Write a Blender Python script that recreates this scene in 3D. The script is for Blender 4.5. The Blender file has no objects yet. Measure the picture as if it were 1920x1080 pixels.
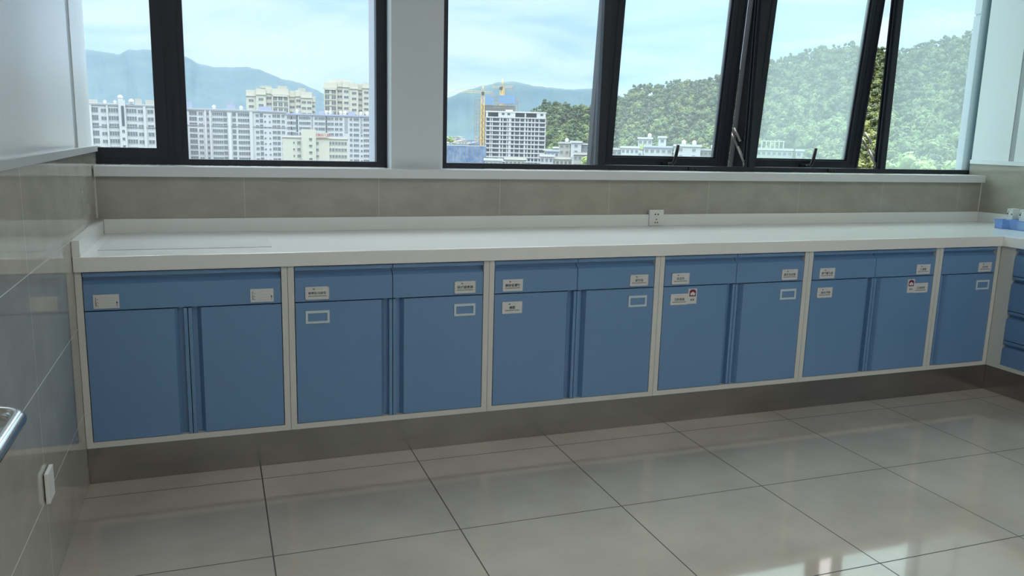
import bpy, bmesh, math, random
import numpy as np
from mathutils import Vector, Matrix, noise

S = bpy.context.scene
COL = S.collection
PI = math.pi
rnd = random.Random(7)

# ------------------------------------------------------------------ camera
CAM = Vector((-0.389, -3.351, 1.295))
yaw, pitch, roll = 0.3513, -0.1854, 0.0267
fw = Vector((math.sin(yaw)*math.cos(pitch), math.cos(yaw)*math.cos(pitch), math.sin(pitch)))
rt = Vector((math.cos(yaw), -math.sin(yaw), 0)); up = rt.cross(fw)
r2 = rt*math.cos(roll)+up*math.sin(roll); u2 = -rt*math.sin(roll)+up*math.cos(roll)
cd = bpy.data.cameras.new('camera'); cam = bpy.data.objects.new('camera', cd); COL.objects.link(cam)
m = Matrix((r2, u2, -fw)).transposed().to_4x4(); m.translation = CAM
cam.matrix_world = m
cd.sensor_width = 36; cd.lens = 1526/1920*36; cd.clip_end = 30000; cd.clip_start = 0.02
S.camera = cam
S.view_settings.view_transform = 'Standard'; S.view_settings.look = 'None'
S.view_settings.gamma = 1; S.view_settings.use_curve_mapping = False
S.view_settings.exposure = 0.0
FILL = 11.5      # radiance of the unseen fill panels added overhead
S.cycles.use_denoising = True
S.cycles.max_bounces = 10; S.cycles.diffuse_bounces = 5; S.cycles.glossy_bounces = 5
S.cycles.transparent_max_bounces = 16; S.cycles.volume_bounces = 3
S.cycles.sample_clamp_indirect = 6

# ------------------------------------------------------------------ sky (overcast, banded cloud)
w = bpy.data.worlds.new('sky'); S.world = w; w.use_nodes = True
nt = w.node_tree; nt.nodes.clear(); N = nt.nodes; L = nt.links
out = N.new('ShaderNodeOutputWorld'); bg = N.new('ShaderNodeBackground'); L.new(bg.outputs[0], out.inputs[0])
tc = N.new('ShaderNodeTexCoord')
mp = N.new('ShaderNodeMapping'); mp.inputs['Scale'].default_value = (1.6, 1.6, 9.0); L.new(tc.outputs['Generated'], mp.inputs[0])
nz = N.new('ShaderNodeTexNoise'); nz.inputs['Scale'].default_value = 2.6; nz.inputs['Detail'].default_value = 5
nz.inputs['Roughness'].default_value = 0.5; nz.inputs['Distortion'].default_value = 0.4
L.new(mp.outputs[0], nz.inputs['Vector'])
cr = N.new('ShaderNodeValToRGB'); L.new(nz.outputs['Fac'], cr.inputs[0])
e = cr.color_ramp.elements
e[0].position = 0.36; e[0].color = (0.56, 0.74, 0.95, 1)
e[1].position = 0.60; e[1].color = (0.90, 0.97, 1.0, 1)
x = cr.color_ramp.elements.new(0.46); x.color = (0.70, 0.87, 0.99, 1)
wm = N.new('ShaderNodeMix'); wm.data_type = 'RGBA'; L.new(cr.outputs[0], wm.inputs[6]); wm.inputs[7].default_value = (1.0, 0.97, 0.92, 1); L.new(wm.outputs[2], bg.inputs[0])
sp = N.new('ShaderNodeSeparateXYZ'); L.new(tc.outputs['Generated'], sp.inputs[0])
zr = N.new('ShaderNodeMapRange'); zr.interpolation_type = 'SMOOTHSTEP'; L.new(sp.outputs['Z'], zr.inputs[0])
zr.inputs[1].default_value = 0.20; zr.inputs[2].default_value = 0.75; zr.inputs[3].default_value = 1.02; zr.inputs[4].default_value = 7.0   # overcast sky, brightest overhead
L.new(zr.outputs[0], bg.inputs[1])
zc = N.new('ShaderNodeMapRange'); L.new(sp.outputs['Z'], zc.inputs[0]); zc.inputs[1].default_value = 0.2; zc.inputs[2].default_value = 0.5; L.new(zc.outputs[0], wm.inputs[0])

# weak veiled sun, behind the building that holds this room
sd = bpy.data.lights.new('sun', 'SUN'); sd.energy = 0.3; sd.angle = math.radians(15); sd.color = (1.0, 0.96, 0.9)
sun = bpy.data.objects.new('sun', sd); COL.objects.link(sun)
sun.rotation_euler = (math.radians(48), 0, math.radians(-25))

# ------------------------------------------------------------------ helpers
def mat(name, col, rough=0.5, spec=0.5, metal=0.0, coat=0.0, coat_rough=0.05, ior=1.5, **k):
    m = bpy.data.materials.new(name); m.use_nodes = True
    b = m.node_tree.nodes['Principled BSDF']
    b.inputs['Base Color'].default_value = (*col, 1)
    b.inputs['Roughness'].default_value = rough
    b.inputs['Metallic'].default_value = metal
    b.inputs['IOR'].default_value = ior
    b.inputs['Coat Weight'].default_value = coat
    b.inputs['Coat Roughness'].default_value = coat_rough
    return m

def nodes(m): return m.node_tree.nodes, m.node_tree.links, m.node_tree.nodes['Principled BSDF']

def mottle(m, c1, c2, scale=4, detail=6, stretch=(1, 1, 1), bump=0.0, rough_var=0.0, contrast=(0.35, 0.65), obj=False):
    N, L, b = nodes(m)
    geo = N.new('ShaderNodeNewGeometry'); mp = N.new('ShaderNodeMapping'); mp.inputs['Scale'].default_value = stretch
    if obj:
        tc = N.new('ShaderNodeTexCoord'); L.new(tc.outputs['Object'], mp.inputs[0])
    else:
        L.new(geo.outputs['Position'], mp.inputs[0])
    nz = N.new('ShaderNodeTexNoise'); nz.inputs['Scale'].default_value = scale; nz.inputs['Detail'].default_value = detail
    nz.inputs['Roughness'].default_value = 0.6
    L.new(mp.outputs[0], nz.inputs['Vector'])
    cr = N.new('ShaderNodeValToRGB'); L.new(nz.outputs['Fac'], cr.inputs[0])
    cr.color_ramp.elements[0].position, cr.color_ramp.elements[1].position = contrast
    cr.color_ramp.elements[0].color = (*c1, 1); cr.color_ramp.elements[1].color = (*c2, 1)
    L.new(cr.outputs[0], b.inputs['Base Color'])
    if bump:
        bp = N.new('ShaderNodeBump'); bp.inputs['Strength'].default_value = bump; bp.inputs['Distance'].default_value = 0.002
        L.new(nz.outputs['Fac'], bp.inputs['Height']); L.new(bp.outputs[0], b.inputs['Normal'])
    return cr

def tile(m, cr, axes, offs, size, wid, gcol, keep_bump=False):
    """grout lines in world metres; axes like ('X','Y')"""
    N, L, b = nodes(m)
    geo = N.new('ShaderNodeNewGeometry'); sep = N.new('ShaderNodeSeparateXYZ'); L.new(geo.outputs['Position'], sep.inputs[0])
    masks = []
    wids = wid if isinstance(wid, tuple) else (wid, wid)
    for ax, of, sz, wid in zip(axes, offs, size, wids):
        a = N.new('ShaderNodeMath'); a.operation = 'SUBTRACT'; L.new(sep.outputs[ax], a.inputs[0]); a.inputs[1].default_value = of - sz*50
        d = N.new('ShaderNodeMath'); d.operation = 'DIVIDE'; L.new(a.outputs[0], d.inputs[0]); d.inputs[1].default_value = sz
        f = N.new('ShaderNodeMath'); f.operation = 'FRACT'; L.new(d.outputs[0], f.inputs[0])
        s = N.new('ShaderNodeMath'); s.operation = 'SUBTRACT'; L.new(f.outputs[0], s.inputs[0]); s.inputs[1].default_value = 0.5
        ab = N.new('ShaderNodeMath'); ab.operation = 'ABSOLUTE'; L.new(s.outputs[0], ab.inputs[0])
        g = N.new('ShaderNodeMath'); g.operation = 'GREATER_THAN'; L.new(ab.outputs[0], g.inputs[0]); g.inputs[1].default_value = 0.5 - wid/sz/2
        masks.append(g)
    mx = N.new('ShaderNodeMath'); mx.operation = 'MAXIMUM'; L.new(masks[0].outputs[0], mx.inputs[0])
    if len(masks) > 1: L.new(masks[1].outputs[0], mx.inputs[1])
    mix = N.new('ShaderNodeMix'); mix.data_type = 'RGBA'; L.new(mx.outputs[0], mix.inputs[0])
    L.new(cr.outputs[0], mix.inputs[6]); mix.inputs[7].default_value = (*gcol, 1)
    L.new(mix.outputs[2], b.inputs['Base Color'])
    rr = N.new('ShaderNodeMapRange'); L.new(mx.outputs[0], rr.inputs[0])
    rr.inputs[3].default_value = b.inputs['Roughness'].default_value; rr.inputs[4].default_value = 0.7
    L.new(rr.outputs[0], b.inputs['Roughness'])

def link(me, name, parent=None, mats=()):
    o = bpy.data.objects.new(name, me); COL.objects.link(o)
    for mm in mats: me.materials.append(mm)
    if parent is not None: o.parent = parent
    return o

def add_box(bm, x0, x1, y0, y1, z0, z1, mi=0):
    vs = [bm.verts.new(p) for p in ((x0,y0,z0),(x1,y0,z0),(x1,y1,z0),(x0,y1,z0),(x0,y0,z1),(x1,y0,z1),(x1,y1,z1),(x0,y1,z1))]
    fs = []
    for q in ((3,2,1,0),(4,5,6,7),(0,1,5,4),(1,2,6,5),(2,3,7,6),(3,0,4,7)):
        f = bm.faces.new([vs[i] for i in q]); f.material_index = mi; fs.append(f)
    return fs

def add_prism(bm, pts, axis, a, b, mi=0):
    """pts 2D profile; axis 0: (y,z) along x; 1: (x,z) along y; 2: (x,y) along z"""
    def P(p, t):
        return {0: (t, p[0], p[1]), 1: (p[0], t, p[1]), 2: (p[0], p[1], t)}[axis]
    A = [bm.verts.new(P(p, a)) for p in pts]; B = [bm.verts.new(P(p, b)) for p in pts]
    n = len(pts)
    fs = [bm.faces.new(A[::-1]), bm.faces.new(B)]
    for i in range(n): fs.append(bm.faces.new((A[i], A[(i+1) % n], B[(i+1) % n], B[i])))
    for f in fs: f.material_index = mi
    bmesh.ops.recalc_face_normals(bm, faces=fs)

def add_cyl(bm, c, r, z0, z1, n=16, r1=None, mi=0):
    r1 = r if r1 is None else r1
    A = [bm.verts.new((c[0]+r*math.cos(2*PI*i/n), c[1]+r*math.sin(2*PI*i/n), z0)) for i in range(n)]
    B = [bm.verts.new((c[0]+r1*math.cos(2*PI*i/n), c[1]+r1*math.sin(2*PI*i/n), z1)) for i in range(n)]
    bm.faces.new(A[::-1]).material_index = mi; bm.faces.new(B).material_index = mi
    for i in range(n):
        f = bm.faces.new((A[i], A[(i+1) % n], B[(i+1) % n], B[i])); f.smooth = True; f.material_index = mi

def add_tube(bm, pts, rad, n=12, mi=0):
    pts = [Vector(p) for p in pts]; rings = []
    prev = None
    for i, p in enumerate(pts):
        d = (pts[min(i+1, len(pts)-1)] - pts[max(i-1, 0)]).normalized()
        if prev is None:
            s = d.orthogonal().normalized()
        else:
            s = (prev - d*prev.dot(d)).normalized()
        prev = s; t = d.cross(s)
        rings.append([bm.verts.new(p + rad*(math.cos(2*PI*k/n)*s + math.sin(2*PI*k/n)*t)) for k in range(n)])
    fs = []
    for a, b in zip(rings, rings[1:]):
        for k in range(n): 
            f = bm.faces.new((a[k], a[(k+1) % n], b[(k+1) % n], b[k])); f.smooth = True; fs.append(f)
    fs.append(bm.faces.new(rings[0][::-1])); fs.append(bm.faces.new(rings[-1]))
    for f in fs: f.material_index = mi
    bmesh.ops.recalc_face_normals(bm, faces=fs)

def build(name, fn, m, parent=None, bevel=0.0, seg=2):
    bm = bmesh.new(); fn(bm)
    if bevel:
        bmesh.ops.bevel(bm, geom=[e for e in bm.edges if e.calc_face_angle(0) > 0.5], offset=bevel, segments=seg, affect='EDGES', profile=0.6)
    me = bpy.data.meshes.new(name); bm.to_mesh(me); bm.free()
    return link(me, name, parent, m if isinstance(m, (list, tuple)) else (m,))

def box(name, b, m, parent=None, bevel=0.0):
    return build(name, lambda bm: add_box(bm, *b), m, parent, bevel)

def empty(name, loc=(0, 0, 0), rz=0.0):
    o = bpy.data.objects.new(name, None); COL.objects.link(o); o.location = loc; o.rotation_euler = (0, 0, rz)
    o.empty_display_size = 0.1
    return o
def tag(o, label, cat, group=None):
    o['label'] = label; o['category'] = cat
    if group: o['group'] = group
    return o
def struct(o, label=None):
    o['kind'] = 'structure'
    if label: o['label'] = label
    return o
def home(root):
    """the root empty keeps its own location: shift children built in world coordinates"""
    off = Vector(root.location)
    for c in root.children:
        if c.type == 'MESH' and not c.get('_h'):
            c.location = Vector(c.location) - off
def text_into(o, items, mi=1):
    """items: (string, size, x, z, y) lettering facing -Y, added to mesh o as flat raised letters"""
    bm = bmesh.new(); bm.from_mesh(o.data)
    for (s, size, x, z, y) in items:
        cu = bpy.data.curves.new('lettering', 'FONT'); cu.body = s; cu.size = size; cu.align_x = 'CENTER'; cu.align_y = 'CENTER'
        cu.resolution_u = 1; cu.offset = size*0.012
        t = bpy.data.objects.new('lettering', cu); COL.objects.link(t)
        bpy.context.view_layer.update()
        me = bpy.data.meshes.new_from_object(t.evaluated_get(bpy.context.evaluated_depsgraph_get()))
        n0 = len(bm.faces); v0 = len(bm.verts)
        bm.from_mesh(me); bm.verts.ensure_lookup_table(); bm.faces.ensure_lookup_table()
        for v in bm.verts[v0:]:
            v.co = Vector((x + v.co.x, y, z + v.co.y))
        for f in bm.faces[n0:]: f.material_index = mi
        bpy.data.objects.remove(t); bpy.data.meshes.remove(me); bpy.data.curves.remove(cu)
    bm.to_mesh(o.data); bm.free()

# ------------------------------------------------------------------ materials
M = {}
M['floor'] = mat('polished floor tile', (0.4, 0.38, 0.34), rough=0.055, ior=1.6)
cr = mottle(M['floor'], (0.355, 0.322, 0.282), (0.425, 0.39, 0.345), scale=2.2, stretch=(1, 1, 1))
tile(M['floor'], cr, ('X', 'Y'), (-0.264, -0.335), (0.6, 0.6), 0.0042, (0.03, 0.024, 0.02))
def walltile(name, axes, offs, gcol=(0.62, 0.61, 0.57), rough=0.07, coat=0.0, width=0.6):
    m = mat(name, (0.3, 0.29, 0.25), rough=rough, coat=coat, ior=1.6)
    cr = mottle(m, (0.325, 0.312, 0.272), (0.385, 0.368, 0.32), scale=6, stretch=(1, 1, 1.6))
    tile(m, cr, axes, offs, (width, 0.314), (0.0025 if width < 1 else 0.0011, 0.0025), gcol)
    return m
M['tile_back'] = walltile('beige stone wall tile back', ('X', 'Z'), (-0.268, 0.2715), rough=0.14, gcol=(0.42, 0.41, 0.37))
M['tile_side'] = walltile('beige stone wall tile side', ('Y', 'Z'), (-0.93, 0.2715), rough=0.045, width=1.5)
M['panel'] = mat('white glossy wall panel', (0.72, 0.76, 0.78), rough=0.22)
M['panel_right'] = M['panel']
M['pillar'] = mat('painted pillar', (0.60, 0.645, 0.68), rough=0.55)
M['outer'] = mat('pale outside wall tiles', (0.36, 0.38, 0.44), rough=0.6)
M['trim'] = mat('grey ledge trim', (0.44, 0.46, 0.46), rough=0.4)
M['joint'] = mat('aluminium joint strip', (0.33, 0.37, 0.38), rough=0.4)
M['ceiling'] = mat('ceiling', (0.8, 0.8, 0.79), rough=0.8)
M['stone'] = mat('white worktop stone', (0.74, 0.76, 0.75), rough=0.16)
M['sill'] = mat('window sill stone', (0.62, 0.64, 0.65), rough=0.25)
M['blue'] = mat('blue laminate', (0.14, 0.27, 0.46), rough=0.30)
mottle(M['blue'], (0.132, 0.260, 0.455), (0.145, 0.278, 0.48), scale=1.5, detail=3)
M['white'] = mat('off white cabinet edging', (0.60, 0.62, 0.59), rough=0.38)
M['inside'] = mat('cabinet inside', (0.25, 0.26, 0.27), rough=0.6)
M['steel'] = mat('brushed steel plinth', (0.40, 0.38, 0.36), rough=0.2, metal=0.95)
mottle(M['steel'], (0.30, 0.29, 0.28), (0.40, 0.385, 0.37), scale=3, stretch=(0.8, 1, 2), contrast=(0.3, 0.7))
M['chrome'] = mat('polished stainless tube', (0.72, 0.74, 0.74), rough=0.16, metal=1.0)
M['frame'] = mat('charcoal window aluminium', (0.018, 0.022, 0.032), rough=0.42)
M['frame'].node_tree.nodes['Principled BSDF'].inputs['Specular IOR Level'].default_value = 0.3
M['black'] = mat('black hardware', (0.006, 0.006, 0.007), rough=0.35)
M['stay'] = mat('steel stay arm', (0.30, 0.28, 0.27), rough=0.35, metal=0.8)
M['card'] = mat('printed white card', (0.62, 0.64, 0.65), rough=0.4)
M['ink'] = mat('dark print', (0.02, 0.02, 0.025), rough=0.6)
M['greyink'] = mat('grey print', (0.20, 0.23, 0.23), rough=0.6)
M['red'] = mat('dark red print', (0.16, 0.01, 0.035), rough=0.5)
M['plate'] = mat('white switch plastic', (0.70, 0.71, 0.70), rough=0.3)
M['holder'] = mat('pale card holder frame', (0.55, 0.66, 0.70), rough=0.35)
M['mat'] = mat('soft plastic mat', (0.72, 0.745, 0.745), rough=0.1)

# window glass: clear with a film of dust
def glassmat(name, haze, tint):
    g = bpy.data.materials.new(name); g.use_nodes = True; N = g.node_tree.nodes; L = g.node_tree.links; N.clear()
    o = N.new('ShaderNodeOutputMaterial'); t = N.new('ShaderNodeBsdfTransparent'); t.inputs[0].default_value = (*tint, 1)
    gl = N.new('ShaderNodeBsdfGlossy'); gl.inputs['Roughness'].default_value = 0.0
    fr = N.new('ShaderNodeFresnel'); fr.inputs[0].default_value = 1.5
    bf = N.new('ShaderNodeNewGeometry'); iv = N.new('ShaderNodeMath'); iv.operation = 'MULTIPLY_ADD'; L.new(bf.outputs['Backfacing'], iv.inputs[0]); iv.inputs[1].default_value = -1.0; iv.inputs[2].default_value = 1.0
    fm = N.new('ShaderNodeMath'); fm.operation = 'MULTIPLY'; L.new(fr.outputs[0], fm.inputs[0]); L.new(iv.outputs[0], fm.inputs[1])
    m1 = N.new('ShaderNodeMixShader'); L.new(fm.outputs[0], m1.inputs[0]); L.new(t.outputs[0], m1.inputs[1]); L.new(gl.outputs[0], m1.inputs[2])
    tr = N.new('ShaderNodeBsdfTranslucent'); tr.inputs[0].default_value = (0.78, 0.91, 1.0, 1)
    geo = N.new('ShaderNodeNewGeometry'); mp = N.new('ShaderNodeMapping'); mp.inputs['Scale'].default_value = (9, 9, 1.6); L.new(geo.outputs['Position'], mp.inputs[0])
    nz = N.new('ShaderNodeTexNoise'); nz.inputs['Scale'].default_value = 2.0; nz.inputs['Detail'].default_value = 4; L.new(mp.outputs[0], nz.inputs['Vector'])
    mr = N.new('ShaderNodeMapRange'); L.new(nz.outputs['Fac'], mr.inputs[0]); mr.inputs[1].default_value = 0.3; mr.inputs[2].default_value = 0.7
    mr.inputs[3].default_value = haze*0.97; mr.inputs[4].default_value = haze*1.03
    m2 = N.new('ShaderNodeMixShader'); L.new(mr.outputs[0], m2.inputs[0]); L.new(m1.outputs[0], m2.inputs[1]); L.new(tr.outputs[0], m2.inputs[2])
    L.new(m2.outputs[0], o.inputs[0])
    return g
M['glass'] = glassmat('window glass', 0.032, (0.88, 0.955, 1.0))
M['glass_mid'] = glassmat('slightly dusty window glass', 0.07, (0.85, 0.955, 0.985))
M['glass_dusty'] = glassmat('dusty window glass', 0.135, (0.80, 0.95, 0.95))

# ------------------------------------------------------------------ room shell
XL, XR = -0.862, 4.113            # tile faces of the side walls
YB = 0.463                        # tile face of the back wall
YW = 0.565                        # front of the window frames
YF = -0.223                       # cabinet fronts
ZW = 1.126                        # sill top
ZC = 3.0
YR = -6.2
WT = 2.88
struct(build('floor', lambda bm: add_box(bm, XL-0.3, XR+0.3, YR-0.2, 0.62, -0.2, 0), M['floor']))
struct(build('ceiling', lambda bm: add_box(bm, XL-0.3, XR+0.3, YR-0.2, 0.62, ZC, ZC+0.2), M['ceiling']))
wb = empty('wall_back', (0, YB, 0)); struct(wb)
build('tiled_lower_wall', lambda bm: add_box(bm, XL-0.3, XR+0.3, YB, YW+0.06, 0, ZW-0.042), M['tile_back'], wb)
build('pillar', lambda bm: add_box(bm, 0.391, 0.638, YB, YW+0.0, ZW-0.042, ZC), M['pillar'], wb)
build('outer_pier', lambda bm: add_box(bm, 0.389, 0.66, YW+0.056, 1.03, 0, ZC), M['outer'], wb)
build('outer_pier', lambda bm: [add_box(bm, 4.110, 4.6, YW+0.056, YW+0.105, 0, 2.10), add_box(bm, 4.118, 4.6, YW+0.056, YW+0.100, 2.10, 2.112), add_box(bm, 4.110, 4.6, YW+0.056, YW+0.105, 2.112, ZC)], M['outer'], wb)
build('lintel', lambda bm: add_box(bm, XL-0.3, XR+0.3, YB, YW+0.06, WT, ZC), M['pillar'], wb)
build('outer_spandrel', lambda bm: add_box(bm, XL-0.6, XR+0.6, YW+0.06, YW+0.12, -0.2, ZW-0.02), M['pillar'], wb)
for c in wb.children: c.location = (0, -YB, 0)
wl = empty('wall_left', (XL, 0, 0)); struct(wl)
build('tiled_lower_wall', lambda bm: add_box(bm, XL-0.14, XL, YR, YW-0.001, 0, 1.182), M['tile_side'], wl)
build('upper_panel', lambda bm: [add_box(bm, XL-0.14, XL-0.014, 0.19, YW-0.001, 1.182, ZC), add_box(bm, XL-0.14, XL-0.014, YR, 0.11, 1.182, ZC)], M['panel'], wl)
build('joint_strip', lambda bm: add_box(bm, XL-0.14, XL-0.017, 0.11, 0.19, 1.182, ZC), M['joint'], wl)
for c in wl.children: c.location = (-XL, 0, 0)
struct(build('trim_1', lambda bm: add_box(bm, XL-0.014, XL+0.008, YR+0.01, YW-0.002, 1.182, 1.206), M['trim'], bevel=0.002))
wr = empty('wall_right', (XR, 0, 0)); struct(wr)
build('tiled_lower_wall', lambda bm: add_box(bm, XR, XR+0.14, YR, YW-0.001, 0, 1.195), M['tile_side'], wr)
build('upper_panel', lambda bm: [add_box(bm, XR+0.006, XR+0.14, 0.305, YW-0.001, 1.195, ZC), add_box(bm, XR+0.006, XR+0.14, YR, 0.27, 1.195, ZC)], M['panel_right'], wr)
build('joint_strip', lambda bm: add_box(bm, XR+0.009, XR+0.14, 0.27, 0.305, 1.195, ZC), M['joint'], wr)
for c in wr.children: c.location = (-XR, 0, 0)
struct(build('trim_2', lambda bm: add_box(bm, XR-0.006, XR+0.006, YR+0.01, YW-0.002, 1.195, 1.220), M['panel'], bevel=0.002))
struct(build('wall_rear', lambda bm: add_box(bm, XL-0.3, XR+0.3, YR-0.12, YR, 0, ZC), M['panel']))
# white silicone lines in the two tile corners
struct(build('trim_4', lambda bm: add_box(bm, XL+0.0002, XL+0.0035, YB-0.0035, YB-0.0002, 0.905, ZW-0.044), M['plate']))
struct(build('trim_5', lambda bm: add_box(bm, XR-0.0035, XR-0.0002, YB-0.0035, YB-0.0002, 0.905, ZW-0.044), M['plate']))
# window sill ledge
struct(build('trim_3', lambda bm: add_box(bm, XL+0.004, 4.088, 0.418, YW+0.0, ZW-0.042, ZW), M['sill'], bevel=0.003))

# ------------------------------------------------------------------ windows
FD = 0.05
def glass_pane(parent, x0, x1, z0, z1, y, m, name='glass'):
    return build(name, lambda bm: add_box(bm, x0, x1, y-0.003, y+0.003, z0, z1), m, parent)
w1 = empty('window_1', (-0.2, YW, ZW)); struct(w1)
def f1(bm):
    add_box(bm, -1.10, 0.389, YW, YW+FD, ZW+0.001, 1.1535)
    add_box(bm, -1.10, 0.389, YW, YW+FD, WT-0.03, WT)
    add_box(bm, -0.577, -0.494, YW, YW+FD, 1.1535, WT-0.03)
    add_box(bm, -0.550, -0.520, YW-0.006, YW, 1.1535, WT-0.03)
    add_box(bm, 0.341, 0.389, YW, YW+FD, 1.1535, WT-0.03)
    add_box(bm, -1.10, -1.05, YW, YW+FD, 1.1535, WT-0.03)
build('frame', f1, M['frame'], w1)
def s1(bm):
    add_box(bm, -1.05, -0.577, YW-0.004, YW+0.04, 1.1545, 1.199)
    add_box(bm, -1.05, -0.577, YW-0.004, YW+0.04, WT-0.075, WT-0.03)
    add_box(bm, -0.6225, -0.577, YW-0.004, YW+0.04, 1.199, WT-0.075)
    add_box(bm, -1.05, -1.00, YW-0.004, YW+0.04, 1.199, WT-0.075)
sa = build('sash', s1, M['frame'], w1)
glass_pane(sa, -1.00, -0.6225, 1.199, WT-0.075, YW+0.02, M['glass'])
glass_pane(w1, -0.494, 0.341, 1.1535, WT-0.03, YW+0.03, M['glass'])
for c in w1.children: c.location = -w1.location
w2 = empty('window_2', (2.4, YW, ZW)); struct(w2)
MU = [(1.507, 1.543), (2.452, 2.489), (3.397, 3.435)]
def f2(bm):
    add_box(bm, 0.640, 4.30, YW, YW+FD, ZW+0.001, 1.1535)
    add_box(bm, 0.640, 4.30, YW, YW+FD, WT-0.03, WT)
    add_box(bm, 0.640, 0.686, YW, YW+FD, 1.1535, WT-0.03)
    add_box(bm, 4.25, 4.30, YW, YW+FD, 1.1535, WT-0.03)
    for a, b in MU:
        add_box(bm, a, b, YW, YW+FD+0.004, 1.1535, WT-0.03)
build('frame', f2, M['frame'], w2)
# rebates of the mullions that hold the opening lights
def reb(bm):
    for a, b in ((MU[0][1], 1), (MU[1][0], -1), (MU[1][1], 1), (MU[2][0], -1)):
        x0, x1 = (a, a+0.012) if b > 0 else (a-0.012, a)
        add_box(bm, x0, x1, YW+0.012, YW+0.022, 1.1535, WT-0.03)
        add_box(bm, x0, x1, YW+0.036, YW+0.046, 1.1535, WT-0.03)
build('rebate', reb, M['frame'], w2)
glass_pane(w2, 0.686, 1.507, 1.1535, WT-0.03, YW+0.03, M['glass'])
glass_pane(w2, 3.435, 4.25, 1.1535, WT-0.03, YW+0.03, M['glass_dusty'])
for c in w2.children: c.location = -w2.location
TILT = math.radians(4.9)
def awning(cx, gm, hx, hl):
    zb, zt = 1.134, WT-0.035
    H = zt-zb
    # sash in its own coordinates: origin on the top hinge line
    def fr(bm):
        hw = 0.415; gw = 0.334; r = 0.052
        add_box(bm, -hl, hw, 0, 0.040, -H, -H+r)
        add_box(bm, -hl, hw, 0, 0.040, -r, 0)
        add_box(bm, -hl, -gw, 0, 0.040, -H+r, -r)
        add_box(bm, gw, hw, 0, 0.040, -H+r, -r)
        # raised outer lip, glazing beads
        for s in (-1, 1):
            e_ = hw if s > 0 else hl; add_box(bm, min(s*e_, s*(e_-0.012)), max(s*e_, s*(e_-0.012)), -0.006, 0.0, -H, 0)
            add_box(bm, min(s*gw, s*(gw-0.010)), max(s*gw, s*(gw-0.010)), 0.014, 0.040, -H+r, -r)
            add_box(bm, min(s*(gw+0.03), s*(gw+0.036)), max(s*(gw+0.03), s*(gw+0.036)), -0.003, 0, -H+0.03, -0.03)
        add_box(bm, -gw, gw, 0.014, 0.040, -H+r, -H+r+0.008)
    sash = build('sash', fr, M['frame'], w2)
    sash.location = Vector((cx, YW+0.008, zt)) - w2.location
    sash.rotation_euler = (TILT, 0, 0)
    gp = build('glass', lambda bm: add_box(bm, -0.334, 0.334, 0.020, 0.026, -H+0.052, -0.052), gm, sash)
    def hd(bm):
        add_box(bm, hx-0.045, hx+0.045, -0.020, -0.0005, -H+0.010, -H+0.032)
        add_tube(bm, [(hx+0.008, -0.014, -H+0.022), (hx+0.020, -0.030, -H+0.030), (hx+0.026, -0.034, -H+0.060), (hx+0.031, -0.034, -H+0.095), (hx+0.034, -0.034, -H+0.130)], 0.0095, 10)
        add_cyl(bm, (hx+0.004, -0.022), 0.017, -H+0.008, -H+0.030, 14)
    build('handle', hd, M['black'], sash)
    # friction stay arms, from sash stile down to mullion foot
    for s in (-1, 1):
        def st(bm):
            A = Vector((cx + s*0.434, YW+0.008+math.sin(TILT)*(H-0.21)+0.03, zb+0.215))
            B = Vector((cx + s*0.446, YW+0.035, zb+0.045))
            Mi = A.lerp(B, 0.5)
            add_tube(bm, [A, Mi], 0.006, 8); add_tube(bm, [Mi + Vector((0, -0.004, 0)), B], 0.0085, 8)
            add_tube(bm, [A + Vector((0, -0.03, 0.02)), A.lerp(B, 0.3) + Vector((0, -0.05, 0))], 0.007, 8)
            add_tube(bm, [B, B - Vector((0, 0, 0.035))], 0.0055, 8)
        o = build('stay_arm', st, M['stay'], w2); o.location = -w2.location
    k = build('latch', lambda bm: [add_box(bm, cx+0.06, cx+0.115, YW-0.010, YW-0.0005, ZW+0.003, ZW+0.022), add_cyl(bm, (cx+0.075, YW-0.012), 0.004, ZW+0.008, ZW+0.017, 8), add_cyl(bm, (cx+0.1, YW-0.012), 0.004, ZW+0.008, ZW+0.017, 8)], M['black'], w2)
    k.location = -w2.location
awning(1.9975, M['glass_mid'], 0.02, 0.465)
awning(2.943, M['glass_dusty'], 0.02, 0.497)

# ------------------------------------------------------------------ worktop
wt = empty('worktop', (1.6, 0.1, 0.789))
tag(wt, 'long white stone worktop running under the windows and turning at the right corner', 'worktop')
def top(bm):
    pts = [(XL+0.001, YF-0.014), (3.491, YF-0.014), (3.491, -1.75), (XR-0.001, -1.75), (XR-0.001, YB-0.001), (XL+0.001, YB-0.001)]
    add_prism(bm, pts, 2, 0.789, 0.843)
build('slab', top, M['stone'], wt, bevel=0.003)
build('upstand', lambda bm: add_box(bm, XL+0.027, XR-0.022, YB-0.021, YB-0.001, 0.8432, 0.903), M['stone'], wt, bevel=0.002)
build('upstand', lambda bm: add_box(bm, XL+0.001, XL+0.026, YF-0.014, YB-0.001, 0.8432, 0.900), M['stone'], wt, bevel=0.002)
build('upstand', lambda bm: add_box(bm, XR-0.021, XR-0.001, -1.75, YB-0.001, 0.8432, 0.903), M['stone'], wt, bevel=0.002)
home(wt)
mt = build('desk_mat', lambda bm: add_box(bm, -0.800, -0.190, -0.085, 0.37, 0.8435, 0.8460), M['mat'])
tag(mt, 'thin pale plastic mat lying flat on the left end of the worktop', 'desk mat')

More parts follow.
